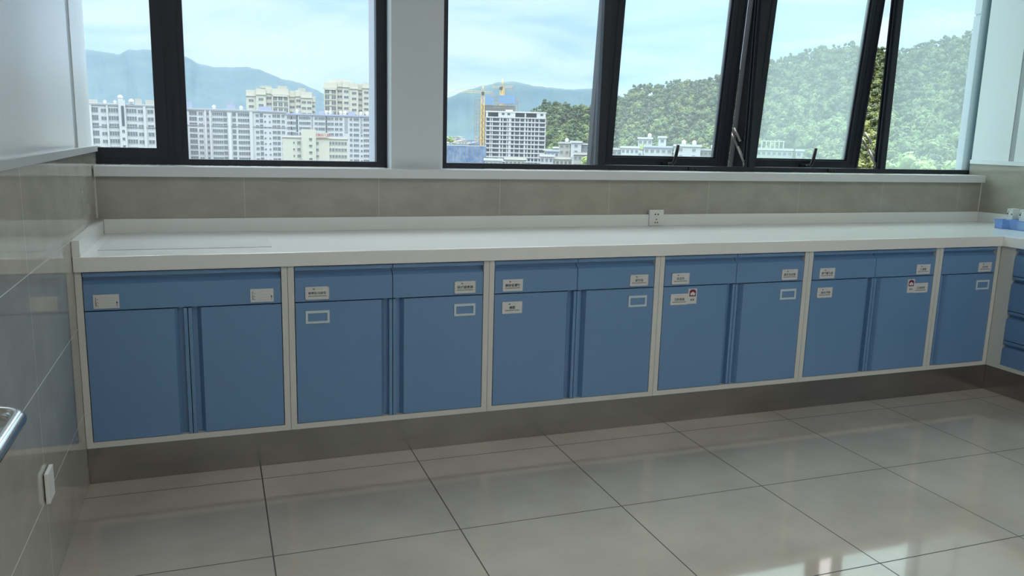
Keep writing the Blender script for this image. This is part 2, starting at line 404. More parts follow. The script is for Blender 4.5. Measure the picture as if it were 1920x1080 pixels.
# ------------------------------------------------------------------ cabinets
Z0, Z1 = 0.141, 0.7885
DZ0, DZ1 = 0.1655, 0.6450     # doors
RZ0, RZ1 = 0.6495, 0.7848     # drawers
def dprof(F, z0, z1, g=0.029):
    return [(F, z0), (F, z1-0.042), (F+0.023, z1-g), (F+0.023, z1-0.0165), (F, z1-0.0145), (F, z1), (F+0.027, z1), (F+0.027, z0)]
def drawer(parent, x0, x1):
    return build('drawer', lambda bm: add_prism(bm, dprof(YF, RZ0, RZ1), 0, x0, x1), M['blue'], parent)
def door(parent, x0, x1, side):
    """side: edge that carries the finger groove"""
    F = YF
    if side > 0:
        p = [(x0, F), (x1-0.044, F), (x1-0.030, F+0.023), (x1-0.014, F+0.023), (x1-0.0125, F), (x1, F), (x1, F+0.027), (x0, F+0.027)]
    else:
        p = [(x1, F), (x0+0.044, F), (x0+0.030, F+0.023), (x0+0.014, F+0.023), (x0+0.0125, F), (x0, F), (x0, F+0.027), (x1, F+0.027)]
    return build('door', lambda bm: add_prism(bm, p, 2, DZ0, DZ1), M['blue'], parent)
CW, CH = 0.090, 0.050
def card(parent, x, z, word, wd=CW, rounded=False, up=False):
    """white name card held on the front at x (left), z (bottom)"""
    y = YF
    def f(bm):
        add_box(bm, x, x+wd, y-0.0030, y-0.0004, z, z+CH)
        if rounded is not True:
            add_box(bm, x, x+wd, y-0.0042, y-0.0030, z, z+0.0035); add_box(bm, x, x+0.0035, y-0.0042, y-0.0030, z, z+CH)
            add_box(bm, x+wd-0.0035, x+wd, y-0.0042, y-0.0030, z, z+CH); add_box(bm, x, x+wd, y-0.0042, y-0.0030, z+CH-0.0035, z+CH)
        yy = y-0.0034
        # emblem, faint heading line and caption line of the printed insert
        cx = x+wd*0.36; r = 0.0036
        vs = [bm.verts.new((cx+1.3*r*math.cos(a), yy, z+0.0405+r*math.sin(a))) for a in [2*PI*i/10 for i in range(10)]]
        bm.faces.new(vs).material_index = 3
        add_box(bm, cx+0.008, cx+0.034, yy, yy+0.0003, z+0.0398, z+0.0412, 2)
        k = x+0.011
        while k < x+wd-0.012:
            wv = 0.0022+0.0012*rnd.random(); add_box(bm, k, k+wv, yy, yy+0.0003, z+0.0115, z+0.0115+0.0035+0.0012*rnd.random(), 3); k += wv+0.0008
    o = build('name_card', f, (M['card'], M['ink'], M['trim'], M['greyink']), parent)
    n = max(len(word), 1)
    sz = min(0.0135, (wd-0.016)/n*1.02)
    text_into(o, [(word, sz, x+wd/2, z+0.0245, y-0.0036)])
    return o
def holder(parent, x, z):
    y = YF; wd = CW
    def f(bm):
        t = 0.0085
        add_box(bm, x, x+wd, y-0.004, y-0.0004, z, z+t); add_box(bm, x, x+wd, y-0.004, y-0.0004, z+CH-t-0.001, z+CH)
        add_box(bm, x, x+t, y-0.004, y-0.0004, z+t, z+CH-t-0.001); add_box(bm, x+wd-t, x+wd, y-0.004, y-0.0004, z+t, z+CH-t-0.001)
    return build('card_holder', f, M['holder'], parent)
def numcard(parent, x, z):
    y = YF; wd = 0.083
    def f(bm):
        add_box(bm, x, x+wd, y-0.0030, y-0.0004, z, z+CH)
        for q in (0.008, 0.0185, 0.029, 0.039): add_box(bm, x+0.026, x+wd-0.013, y-0.0034, y-0.0031, z+q, z+q+0.0007, 2)
        add_box(bm, x+wd-0.0085, x+wd-0.0070, y-0.0036, y-0.0031, z+0.007, z+0.018, 1)
        add_prism(bm, [(x+wd-0.0107, z+0.018), (x+wd-0.0048, z+0.018), (x+wd-0.00775, z+0.0265)], 1, y-0.0036, y-0.0031, 1)
    o = build('name_card', f, (M['card'], M['ink'], M['trim']), parent)
    text_into(o, [('1、', 0.0135, x+0.015, z+0.036, y-0.0036), ('2、', 0.0135, x+0.015, z+0.0245, y-0.0036), ('3、', 0.0135, x+0.015, z+0.013, y-0.0036)])
    return o
def sticker(parent, x, z, flip, word, word2):
    """card and taller red-marked tag side by side"""
    y = YF; tw = 0.045; H = 0.072
    tx = x if flip else x+CW
    cx0 = x+tw if flip else x
    def f(bm):
        add_box(bm, cx0, cx0+CW, y-0.0030, y-0.0004, z, z+CH)
        add_box(bm, tx, tx+tw, y-0.0034, y-0.0004, z+0.002, z+H)
        # red arched badge
        c0, r = tx+tw/2, 0.017; zz = z+0.036
        pts = [(c0-r, zz), (c0+r, zz), (c0+r, zz+0.022), (c0+r*0.78, zz+0.029), (c0+r*0.3, zz+0.032), (c0-r*0.3, zz+0.032), (c0-r*0.78, zz+0.029), (c0-r, zz+0.022)]
        bm.faces.new([bm.verts.new((a, y-0.0038, b)) for a, b in pts]).material_index = 4
        # white open-hand shape on it
        for k, (dx, h) in enumerate(((-0.010, 0.008), (-0.005, 0.012), (0.0, 0.014), (0.005, 0.012), (0.010, 0.008))):
            bm.faces.new([bm.verts.new((c0+dx+a, y-0.0041, zz+0.009+b)) for a, b in ((-0.0020, 0), (0.0020, 0), (0.0026, h*0.7), (0, h), (-0.0026, h*0.7))]).material_index = 5
        bm.faces.new([bm.verts.new((c0+a, y-0.0041, zz+b)) for a, b in ((-0.0125, 0.010), (-0.011, 0.005), (-0.004, 0.0045), (0, 0.008), (0.004, 0.0045), (0.011, 0.005), (0.0125, 0.010))]).material_index = 5
        k = cx0+0.010
        while k < cx0+CW-0.012:
            wv = 0.0022+0.0012*rnd.random(); add_box(bm, k, k+wv, y-0.0034, y-0.0031, z+0.0105, z+0.014+0.0012*rnd.random(), 3); k += wv+0.0008
        add_box(bm, cx0+0.032, cx0+0.062, y-0.0034, y-0.0031, z+0.0402, z+0.0414, 2)
    o = build('name_card', f, (M['card'], M['ink'], M['trim'], M['greyink'], M['red'], M['plate']), parent)
    for p in o.data.polygons:
        if p.normal.y > 0.5 and p.material_index in (4, 5): p.flip()
    text_into(o, [(word, 0.0135, cx0+CW/2, z+0.0245, y-0.0036), (word2, 0.0105, tx+tw/2, z+0.020, y-0.0040)])
    return o

def carcass(bm, x0, x1, l, r):
    yb = YB-0.03
    add_box(bm, x0, l, YF, yb, Z0, Z1); add_box(bm, r, x1, YF, yb, Z0, Z1)
    add_box(bm, l, r, YF, yb, Z0, 0.163)
    add_box(bm, l, r, YF+0.029, yb, Z1-0.018, Z1)
    add_box(bm, l, r, yb-0.01, yb, 0.163, Z1-0.018)
units = [
    (-0.861, -0.1460, -0.839, -0.168, 'leftmost'), (-0.1445, 0.6560, -0.122, 0.633, ''), (0.6575, 1.4545, 0.679, 1.431, ''),
    (1.456, 2.263, 1.478, 2.239, ''), (2.2645, 3.0795, 2.288, 3.057, ''), (3.081, 3.5035, 3.104, 3.477, '')]
labels = [
    'blue double door base cabinet against the left wall, one wide drawer above',
    'second base cabinet from the left wall, two drawers, two empty card holders on its doors',
    'third base cabinet from the left wall, name card on left door, empty holder on right',
    'blue base cabinet below the wall socket, red badge card on its left door',
    'blue base cabinet with plain card on left door and red badge card on right door',
    'narrow single door blue base cabinet in the right corner of the window run']
CAB = []
for (x0, x1, l, r, _), lab in zip(units, labels):
    c = empty('base_cabinet', ((x0+x1)/2, (YF+YB)/2, Z0)); tag(c, lab, 'cabinet', 'base cabinets under the window worktop')
    b = build('carcass', lambda bm: carcass(bm, x0, x1, l, r), M['white'], c, bevel=0.0007, seg=1)
    CAB.append(c)
g = 0.003
d1 = drawer(CAB[0], -0.839+g, -0.168-g)
numcard(d1, -0.807, 0.6565); numcard(d1, -0.281, 0.6565)
door(CAB[0], -0.839+g, -0.5005-g/2, 1); door(CAB[0], -0.5005+g/2, -0.168-g, -1)
def pair(i, l, m_, r):
    a = drawer(CAB[i], l+g, m_-g/2); b = drawer(CAB[i], m_+g/2, r-g)
    c_ = door(CAB[i], l+g, m_-g/2, 1); d_ = door(CAB[i], m_+g/2, r-g, -1)
    return a, b, c_, d_
a, b, c_, d_ = pair(1, -0.122, 0.2555, 0.633)
card(a, -0.082, 0.657, '输液贴/注射型'); card(b, 0.508, 0.657, '袋式输液器'); holder(c_, -0.082, 0.563); holder(d_, 0.508, 0.563)
a, b, c_, d_ = pair(2, 0.679, 1.055, 1.431)
card(a, 0.716, 0.657, '静脉留置针', 0.088, True); card(b, 1.307, 0.657, '留针贴'); card(c_, 0.716, 0.562, '棉签', 0.088, True); holder(d_, 1.305, 0.563)
a, b, c_, d_ = pair(3, 1.478, 1.8585, 2.239)
card(a, 1.517, 0.657, '采血针'); card(b, 2.111, 0.656, '真空采血管'); sticker(c_, 1.517, 0.562, False, '注射器具', '急救'); holder(d_, 2.112, 0.561)
a, b, c_, d_ = pair(4, 2.288, 2.672, 3.057)
card(a, 2.331, 0.655, '氧气雾化器'); card(b, 2.934, 0.656, '三通管'); card(c_, 2.327, 0.560, '（备用/灌肠'); sticker(d_, 2.888, 0.560, True, '引流袋类', '急救')
a = drawer(CAB[5], 3.104+g, 3.477-g); d_ = door(CAB[5], 3.104+g, 3.477-g, -1)
card(a, 3.356, 0.655, '方纱布'); holder(d_, 3.356, 0.560)
for c in CAB: home(c)

# right hand run: drawer unit facing the room
c = empty('drawer_cabinet', (3.8, -0.57, Z0)); tag(c, 'blue four drawer cabinet under the right hand arm of the worktop', 'cabinet')
XF = 3.505
def rc(bm):
    add_box(bm, XF, XR-0.03, -0.306, YF-0.001, Z0, Z1)          # filler stile
    add_box(bm, XF, XR-0.03, -0.93, -0.908, Z0, Z1)
    add_box(bm, XF, XR-0.03, -0.908, -0.306, Z0, 0.163)
    add_box(bm, XF+0.029, XR-0.03, -0.908, -0.306, Z1-0.018, Z1)
    add_box(bm, XR-0.04, XR-0.03, -0.908, -0.306, 0.163, Z1-0.018)
build('carcass', rc, M['white'], c, bevel=0.0007, seg=1)
for z0, z1 in ((0.6445, 0.7865), (0.4590, 0.6405), (0.3000, 0.4550), (0.1645, 0.2960)):
    build('drawer', lambda bm: add_prism(bm, [(XF+(p[0]-YF), p[1]) for p in dprof(YF, z0, z1)], 1, -0.9062, -0.3078), M['blue'], c)
home(c)

# stainless kick plates
struct(build('baseboard_back', lambda bm: add_box(bm, XL+0.001, 3.520, YF+0.012, YF+0.030, 0.0005, Z0-0.0005), M['steel']))
struct(build('baseboard_right', lambda bm: add_box(bm, XF+0.016, XF+0.034, -1.75, YF+0.0115, 0.0005, Z0-0.0005), M['steel']))
sl = empty('drawer_cabinet', (3.8, -1.34, Z0)); tag(sl, 'blue drawer cabinet nearer the room than the corner drawer unit, mostly out of view', 'cabinet')
build('carcass', lambda bm: [add_box(bm, XF, XR-0.03, -1.749, -1.727, Z0, Z1), add_box(bm, XF, XR-0.03, -0.954, -0.932, Z0, Z1), add_box(bm, XF, XR-0.03, -1.727, -0.954, Z0, 0.163)], M['white'], sl)
for z0, z1 in ((0.6445, 0.7865), (0.4590, 0.6405), (0.3000, 0.4550), (0.1645, 0.2960)):
    build('drawer', lambda bm: add_prism(bm, [(XF+(p[0]-YF), p[1]) for p in dprof(YF, z0, z1)], 1, -1.725, -0.956), M['blue'], sl)
home(sl)

# ------------------------------------------------------------------ small things
so = empty('wall_socket', (1.802, 0.437, 0.887)); tag(so, 'white five hole wall socket standing on the worktop upstand below the window', 'socket')
def sk(bm):
    add_box(bm, 1.760, 1.844, 0.4335, 0.4412, 0.8445, 0.928)
    add_box(bm, 1.766, 1.838, 0.4412, YB-0.0005, 0.9036, 0.925)
build('plate', sk, M['plate'], so, bevel=0.0015)
for nm, pts in (('socket_holes', [(-0.0085, 0.017, 0.0042), (0.0085, 0.017, 0.0042), (0, -0.009, 0.0036), (-0.007, -0.026, 0.0036), (0.007, -0.026, 0.0036)]),):
    def hf(bm):
        for dx, dz, r in pts:
            for q in (0,):
                vs = [bm.verts.new((1.802+dx+r*math.cos(t), 0.4331, 0.887+dz+r*math.sin(t))) for t in [2*PI*i/12 for i in range(12)]]
                f = bm.faces.new(vs); ex = bmesh.ops.extrude_face_region(bm, geom=[f])
                for v in ex['geom']:
                    if isinstance(v, bmesh.types.BMVert): v.co.y -= 0.0004
    build(nm, hf, M['black'], so)
home(so)

sw = empty('wall_switch', (XL, -0.925, 0.32)); tag(sw, 'white double socket plate low on the tiled left wall', 'switch')
build('plate', lambda bm: add_box(bm, XL+0.003, XL+0.013, -0.958, -0.884, 0.264, 0.350), M['plate'], sw, bevel=0.0025)
build('shadow_gap', lambda bm: add_box(bm, XL+0.0002, XL+0.003, -0.954, -0.888, 0.268, 0.346), M['black'], sw)  # black layer puts the shadow gap behind the plate into colour
home(sw)

gb = empty('grab_rail', (XL, -1.6, 0.70)); tag(gb, 'polished stainless grab rail on the left wall, cut by the frame edge', 'grab rail')
def rail(bm):
    R = 0.050; X = XL+0.080; y0 = -1.500; z = 0.705
    pts = [(XL+0.004, y0, z), (X-R, y0, z)]
    for k in range(1, 9):
        a = k/8*PI/2; pts.append((X-R+R*math.sin(a), y0-R+R*math.cos(a), z))
    pts += [(X, -1.8, z), (X, -2.1, z)]
    for k in range(1, 9):
        a = k/8*PI/2; pts.append((X-R+R*math.cos(a), -2.1-R*math.sin(a), z))
    pts.append((XL+0.004, -2.150, z))
    add_tube(bm, pts, 0.0165, 20)
build('tube', rail, M['chrome'], gb)
for yy in (-1.500, -2.150):
    def fl(bm):
        A = []; 
        add_tube(bm, [(XL+0.0005, yy, 0.705), (XL+0.007, yy, 0.705)], 0.036, 20)
    build('wall_flange', fl, M['chrome'], gb)
home(gb)

# blue plastic baskets with cartons, right hand end of the worktop
M['bluepl'] = mat('translucent blue plastic', (0.42, 0.63, 1.0), rough=0.2)
bb = M['bluepl'].node_tree.nodes['Principled BSDF']; bb.inputs['Transmission Weight'].default_value = 0.6; bb.inputs['IOR'].default_value = 1.25
bb.inputs['Alpha'].default_value = 0.75
M['carton'] = mat('white carton', (0.72, 0.76, 0.72), rough=0.45)
def tray(cx, cy, rz, W, D, H, lab):
    t = empty('plastic_basket', (cx, cy, 0.8435), rz); tag(t, lab, 'basket', 'blue baskets on the worktop')
    def f(bm):
        k = 0.003; s = 0.92
        add_box(bm, -W/2*s, W/2*s, -D/2*s, D/2*s, 0, k)
        for sx, sy in ((-1, 0), (1, 0), (0, -1), (0, 1)):
            if sx:
                add_prism(bm, [(sx*W/2*s, 0), (sx*W/2, H), (sx*(W/2-k), H), (sx*(W/2*s-k), 0)], 1, -D/2*0.96, D/2*0.96)
            else:
                add_prism(bm, [(sy*D/2*s, 0), (sy*D/2, H), (sy*(D/2-k), H), (sy*(D/2*s-k), 0)], 0, -W/2*0.96, W/2*0.96)
    build('tub', f, M['bluepl'], t)
    build('rim', lambda bm: [add_box(bm, -W/2-0.006, W/2+0.006, -D/2-0.006, -D/2+0.002, H-0.006, H), add_box(bm, -W/2-0.006, W/2+0.006, D/2-0.002, D/2+0.006, H-0.006, H),
        add_box(bm, -W/2-0.006, -W/2+0.002, -D/2+0.002, D/2-0.002, H-0.006, H), add_box(bm, W/2-0.002, W/2+0.006, -D/2+0.002, D/2-0.002, H-0.006, H)], M['bluepl'], t)
    return t
tray(3.907, 0.0725, 0.0, 0.174, 0.052, 0.052, 'narrow translucent blue plastic basket nearer the window, holding one white carton')
tray(3.935, -0.085, 0.0, 0.190, 0.225, 0.056, 'wide translucent blue plastic basket cut by the right edge of the photo')
def carton(x, y, z, W, D, H, lab):
    t = empty('carton', (x, y, z), -PI/2); tag(t, lab, 'box', 'white cartons in the blue baskets')
    build('box_body', lambda bm: add_box(bm, -W/2, W/2, -D/2, D/2, 0, H), M['carton'], t, bevel=0.001)
    for (u, zz, r) in ((-W/2+0.005, 0.080, 0.006), (-W/2+0.008, 0.091, 0.004), (-W/2+0.005, 0.067, 0.003), (W/2-0.006, 0.078, 0.005)):
        def pr(bm):
            bm.faces.new([bm.verts.new((u+0.7*r*math.cos(q), -D/2-0.0006, zz+r*math.sin(q))) for q in [2*PI*i/10 for i in range(10)]])
        build('printed_mark', pr, M['ink'], t)
    build('flap', lambda bm: add_box(bm, -W/2-0.0004, W/2+0.0004, -D/2-0.0004, D/2+0.0004, H-0.010, H+0.0008), M['card'], t)
carton(3.925, 0.0725, 0.8466, 0.036, 0.050, 0.108, 'white carton standing in the narrow blue basket')
carton(3.925, -0.014, 0.8466, 0.048, 0.055, 0.110, 'white carton in the wide blue basket, nearest the narrow basket')
carton(3.925, -0.078, 0.8466, 0.048, 0.055, 0.106, 'white carton in the wide blue basket, at the right edge of the photo')

# lit fill panels above the view, added because window light leaves the room dark
fillm = bpy.data.materials.new('added fill diffuser'); fillm.use_nodes = True
N = fillm.node_tree.nodes; L = fillm.node_tree.links; N.clear(); o = N.new('ShaderNodeOutputMaterial'); em = N.new('ShaderNodeEmission')
em.inputs[0].default_value = (1.0, 0.96, 0.90, 1); em.inputs[1].default_value = FILL; L.new(em.outputs[0], o.inputs[0])
for (x, y, wh) in ((0.1, -3.3, 'front left'), (1.7, -3.3, 'front middle'), (3.2, -3.3, 'front right'), (0.1, -5.1, 'rear left'), (1.7, -5.1, 'rear middle'), (3.2, -5.1, 'rear right')):
    t = empty('fill_light', (x, y, ZC)); tag(t, 'square flat fill light panel, %s of six added over the room' % wh, 'fill light', 'fill light panels')
    build('frame', lambda bm: [add_box(bm, -0.32, 0.32, -0.32, -0.30, -0.03, -0.001), add_box(bm, -0.32, 0.32, 0.30, 0.32, -0.03, -0.001), add_box(bm, -0.32, -0.30, -0.30, 0.30, -0.03, -0.001), add_box(bm, 0.30, 0.32, -0.30, 0.30, -0.03, -0.001)], M['plate'], t)
    build('diffuser', lambda bm: add_box(bm, -0.299, 0.299, -0.299, 0.299, -0.026, -0.012), fillm, t)

# ================================================================== outside
def place(az, el, D):
    a, b = math.radians(az), math.radians(el)
    return Vector((CAM.x + D*math.sin(a), CAM.y + D*math.cos(a), CAM.z + D*math.tan(b)))
GZ = -32.0
M['ground'] = mat('town ground', (0.22, 0.24, 0.20), rough=0.9); mottle(M['ground'], (0.05, 0.07, 0.04), (0.14, 0.14, 0.13), scale=0.02, contrast=(0.4, 0.6))
struct(build('ground', lambda bm: add_box(bm, -6000, 9000, 12, 9500, GZ-1, GZ), M['ground']), 'valley floor under the town')
# haze bank in front of the mountains
hz = bpy.data.materials.new('valley haze'); hz.use_nodes = True; N = hz.node_tree.nodes; L = hz.node_tree.links; N.clear()
o = N.new('ShaderNodeOutputMaterial'); vs = N.new('ShaderNodeVolumeScatter'); vs.inputs['Color'].default_value = (0.22, 0.42, 1.0, 1)
vs.inputs['Density'].default_value = 0.00020; vs.inputs['Anisotropy'].default_value = 0.0; L.new(vs.outputs[0], o.inputs['Volume'])
HAZE = True
if HAZE:
    hb = build('haze_bank', lambda bm: add_box(bm, -3500, 6500, 1500, 2500, GZ+0.5, 850), hz); hb['kind'] = 'stuff'; tag(hb, 'thin bluish haze filling the valley before the mountains', 'haze')

def mountain(name, pts, D, base, label, c1, c2, rough_amp, seed):
    """ridge through (az, el) points at distance D, foot of the slope at base metres"""
    pts = sorted(pts); az0, az1 = pts[0][0], pts[-1][0]
    n, mrow = 160, 26
    def elat(a):
        for (a0, e0), (a1, e1) in zip(pts, pts[1:]):
            if a <= a1:
                t = (a-a0)/(a1-a0); t = t*t*(3-2*t)*0.5+t*0.5; return e0+(e1-e0)*t
        return pts[-1][1]
    V = []; F = []
    for j in range(mrow+1):
        t = j/mrow                              # 0 foot, ~0.8 ridge, 1 behind
        for i in range(n+1):
            a = az0+(az1-az0)*i/n
            P = place(a, elat(a), D)
            d = base+(D-base)*min(t/0.8, 1) + max(0, t-0.8)*2.5*(D-base)
            Q = place(a, 0, d)
            k = min(t/0.8, 1); h = P.z-GZ
            prof = (0.25*k+0.75*k*k) if t <= 0.8 else 1-(t-0.8)*2.2
            nzv = noise.fractal(Vector((a*0.35*6+seed, t*3.0, seed)), 0.9, 2.1, 5)
            z = GZ-2 + h*prof*(1+rough_amp*nzv*4*k*(1-k)) + h*0.012*nzv*(k > 0.9)
            V.append((Q.x, Q.y, z))
    for j in range(mrow):
        for i in range(n):
            p = j*(n+1)+i; F.append((p, p+1, p+n+2, p+n+1))
    me = bpy.data.meshes.new(name); me.from_pydata(V, [], F); me.update()
    for p in me.polygons: p.use_smooth = True
    m = mat(name+' slope', c1, rough=0.95); mottle(m, c1, c2, scale=0.006, detail=8)
    o = link(me, name, None, (m,)); tag(o, label, 'mountain')
    return o
mountain('mountain', [(-14, 3.9), (-7.1, 4.57), (-6.2, 4.47), (-5.3, 4.38), (-4.6, 4.72), (-3.5, 4.81), (-1.5, 4.5), (-0.7, 4.08), (0.2, 3.92), (1.2, 3.95), (2.15, 4.02), (2.8, 3.95), (3.46, 3.72), (4.46, 3.35), (5.48, 3.15), (6.5, 2.8), (7.2, 2.4), (9.6, 1.7), (13, 1.0), (16, 0.3)],
         6200, 3400, 'tall hazy blue mountain range behind the apartment blocks, seen in the left window', (0.02, 0.045, 0.04), (0.035, 0.065, 0.05), 0.10, 3.1)
mountain('mountain', [(11, 0.8), (13.5, 1.7), (15.4, 2.53), (16.84, 3.1), (17.75, 3.37), (18.8, 3.62), (19.75, 3.75), (20.5, 3.65), (21.2, 3.47), (22.67, 3.36), (23.41, 3.27), (24.3, 3.33), (25.2, 3.38), (25.76, 3.32), (26.68, 3.06), (27.77, 2.76), (30, 2.2), (36, 2.0)],
         4100, 3350, 'lower green and blue mountain ridge behind the cranes, in the right window', (0.02, 0.045, 0.03), (0.045, 0.075, 0.045), 0.10, 9.7)

# ---- building kit
def bmat(name, c, r=0.8): return mat(name, tuple(v*0.56 for v in c), rough=r)
B_ = dict(white=bmat('pale rendered wall', (0.74, 0.74, 0.77)), cream=bmat('cream rendered wall', (0.76, 0.74, 0.64)), grey=bmat('grey wall band', (0.42, 0.43, 0.47)),
          conc=bmat('raw concrete', (0.36, 0.37, 0.37)), lilac=bmat('lilac roof house', (0.42, 0.46, 0.62)), dark=bmat('dark window', (0.10, 0.12, 0.14), 0.3),
          mid=bmat('greyish window bay', (0.20, 0.22, 0.25), 0.4), tank=bmat('white roof tank', (0.85, 0.86, 0.86), 0.4), net=bmat('blue safety net', (0.26, 0.45, 0.74)),
          netl=bmat('faded blue net', (0.22, 0.38, 0.62)), yellow=mat('crane yellow', (0.75, 0.48, 0.12), rough=0.6), tin=bmat('blue tin roof', (0.30, 0.42, 0.66)), redsign=bmat('red lettering', (0.62, 0.12, 0.16)), plaster=bmat('weathered plaster', (0.55, 0.54, 0.50)),
          brick=bmat('brownish wall', (0.42, 0.37, 0.34)))
WCACHE = {}
def win_mesh(w_, h_, frame, pane, mull=2):
    k = (round(w_, 2), round(h_, 2), frame, pane, mull)
    if k in WCACHE: return WCACHE[k]
    bm = bmesh.new()
    add_box(bm, -w_/2, w_/2, -0.02, 0.2, 0, h_, 0)
    t = max(0.07, min(w_, h_)*0.07)
    for q in range(mull+1):
        x_ = -w_/2+q*w_/mull; add_box(bm, max(-w_/2, x_-t/2), min(w_/2, x_+t/2), -0.10, -0.02, 0, h_, 1)
    add_box(bm, -w_/2, w_/2, -0.10, -0.02, h_-t, h_, 1); add_box(bm, -w_/2, w_/2, -0.16, -0.02, -t, 0.02, 1)
    me = bpy.data.meshes.new('window'); bm.to_mesh(me); bm.free()
    me.materials.append(B_[pane]); me.materials.append(B_[frame]); WCACHE[k] = me
    return me
class Bld:
    def __init__(s, name, label, cat, az, el_top, D, width, depth=14, group=None, rot=0.0, wall='white', zb=GZ):
        P = place(az, el_top, D)
        s.H = P.z-zb; s.W = width; s.D = depth
        s.root = empty(name, (P.x, P.y, zb), -math.radians(az)+rot); tag(s.root, label, cat, group)
        s.zb = zb; s.wins = []; s.wall = wall
    def part(s, name, fn, m): return build(name, fn, B_[m] if isinstance(m, str) else m, s.root)
    def body(s):
        s.part('wall', lambda bm: add_box(bm, -s.W/2, s.W/2, 0, s.D, 0, s.H), s.wall)
    def win(s, x, z, w_, h_, frame='white', pane='mid', mull=2, y=0.0): s.wins.append((x, z, w_, h_, frame, pane, mull, y))
    def grid(s, cols, pitch, top, rows, y=0.0):
        """cols: (x, w, h, frame, pane, mull)"""
        for (x_, w_, h_, fr, pa, mu) in cols:
            for r in range(rows): s.win(x_, s.H-top-(r+1)*pitch+pitch*0.28, w_, h_, fr, pa, mu, y)
    def finish(s, limit=100):
        s.wins.sort(key=lambda q: -q[2]*q[3])
        for q in s.wins[:limit]:
            o = bpy.data.objects.new('window', win_mesh(*q[2:7])); COL.objects.link(o); o.parent = s.root; o.location = (q[0], q[7]-0.001, q[1])
        rest = s.wins[limit:]
        if rest:
            bm = bmesh.new()
            for q in rest:
                n0 = len(bm.verts); bm.from_mesh(win_mesh(*q[2:7])); bm.verts.ensure_lookup_table()
                f = q[5]
                for v in bm.verts[n0:]: v.co += Vector((q[0], q[7]-0.001, q[1]))
            me = bpy.data.meshes.new('smaller_windows'); bm.to_mesh(me); bm.free()
            o = link(me, 'smaller_windows', s.root, (B_['mid'], B_['white'])); o['kind'] = 'stuff'
    def tank(s, x, r=1.0, h=1.4, y=3, z=None):
        z = s.H if z is None else z
        def f(bm):
            add_box(bm, x-r*0.8, x+r*0.8, y-r*0.8, y+r*0.8, z, z+0.5)
            add_cyl(bm, (x, y), r, z+0.5, z+0.5+h, 14); add_cyl(bm, (x, y), r, z+0.5+h, z+0.5+h+r*0.5, 14, r*0.35)
        return s.part('roof_tank', f, 'tank')

def deg2m(D, d): return D*math.tan(math.radians(d))
# -- long apartment block, three joined slabs
D = 420
b = Bld('apartment_block', 'pale apartment block with a white stair tower at the far left of the left window', 'building', -4.75, 1.30, D, deg2m(D, 6.2), 16)
b.body(); W = b.W; k = deg2m(D, 1)       # metres per degree
px = 0.0301*k                            # metres per photo pixel
X = lambda p: (p-254)*px
b.part('cornice', lambda bm: add_box(bm, -W/2-0.4, W/2+0.4, -0.5, 0, b.H-1.0, b.H-0.3), 'grey')
b.part('string_course', lambda bm: add_box(bm, -W/2, W/2, -0.3, 0, b.H-10.6, b.H-10.2), 'grey')
b.part('stair_tower', lambda bm: add_box(bm, X(230), X(243), -1.4, 0, 0, b.H+1.6), 'white')
b.part('stair_lattice', lambda bm: [add_box(bm, X(235), X(240), -1.5, -1.4, b.H-10, b.H-1)]+[add_box(bm, X(234.6), X(240.4), -1.56, -1.5, b.H-10+q*0.9, b.H-9.75+q*0.9, 1) for q in range(10)], B_['dark'])
b.root.children[-1].data.materials.append(B_['white'])
for x0, x1 in ((176, 180), (207, 210), (276, 281)): b.part('wall_pier', lambda bm: add_box(bm, X(x0), X(x1), -0.8, 0, 0, b.H-1), 'white')
cols = [(X(171), 2.0, 1.8, 'white', 'mid', 2), (X(186), 2.6, 2.1, 'grey', 'mid', 3), (X(202), 2.2, 1.6, 'white', 'mid', 2), (X(220), 4.0, 2.0, 'white', 'mid', 4),
        (X(254), 4.2, 2.0, 'white', 'mid', 4), (X(271), 2.2, 1.7, 'white', 'mid', 2), (X(290), 2.6, 1.8, 'white', 'mid', 2), (X(310), 3.4, 1.9, 'white', 'mid', 3), (X(328), 2.4, 1.8, 'white', 'mid', 2)]
b.grid(cols, 3.45, 1.6, 9)
for r in range(8): b.win(X(237), b.H-13-r*3.45, 1.1, 1.3, 'white', 'dark', 2, -1.4)
b.part('roof_house', lambda bm: add_box(bm, X(262), X(275), 3, 9, b.H, b.H+2.6), 'plaster')
b.part('roof_house', lambda bm: add_box(bm, X(170), X(190), 3, 9, b.H, b.H+1.5), 'plaster')
b.part('roof_house', lambda bm: add_box(bm, X(282), X(330), 3, 10, b.H, b.H+2.2), 'plaster')
for x_ in (234.5, 255): b.tank(X(x_), 1.1, 1.2, 0.5, b.H+(1.6 if x_ < 240 else 0))
for x_ in (205, 224): b.tank(X(x_), 0.7, 0.5)
b.finish()

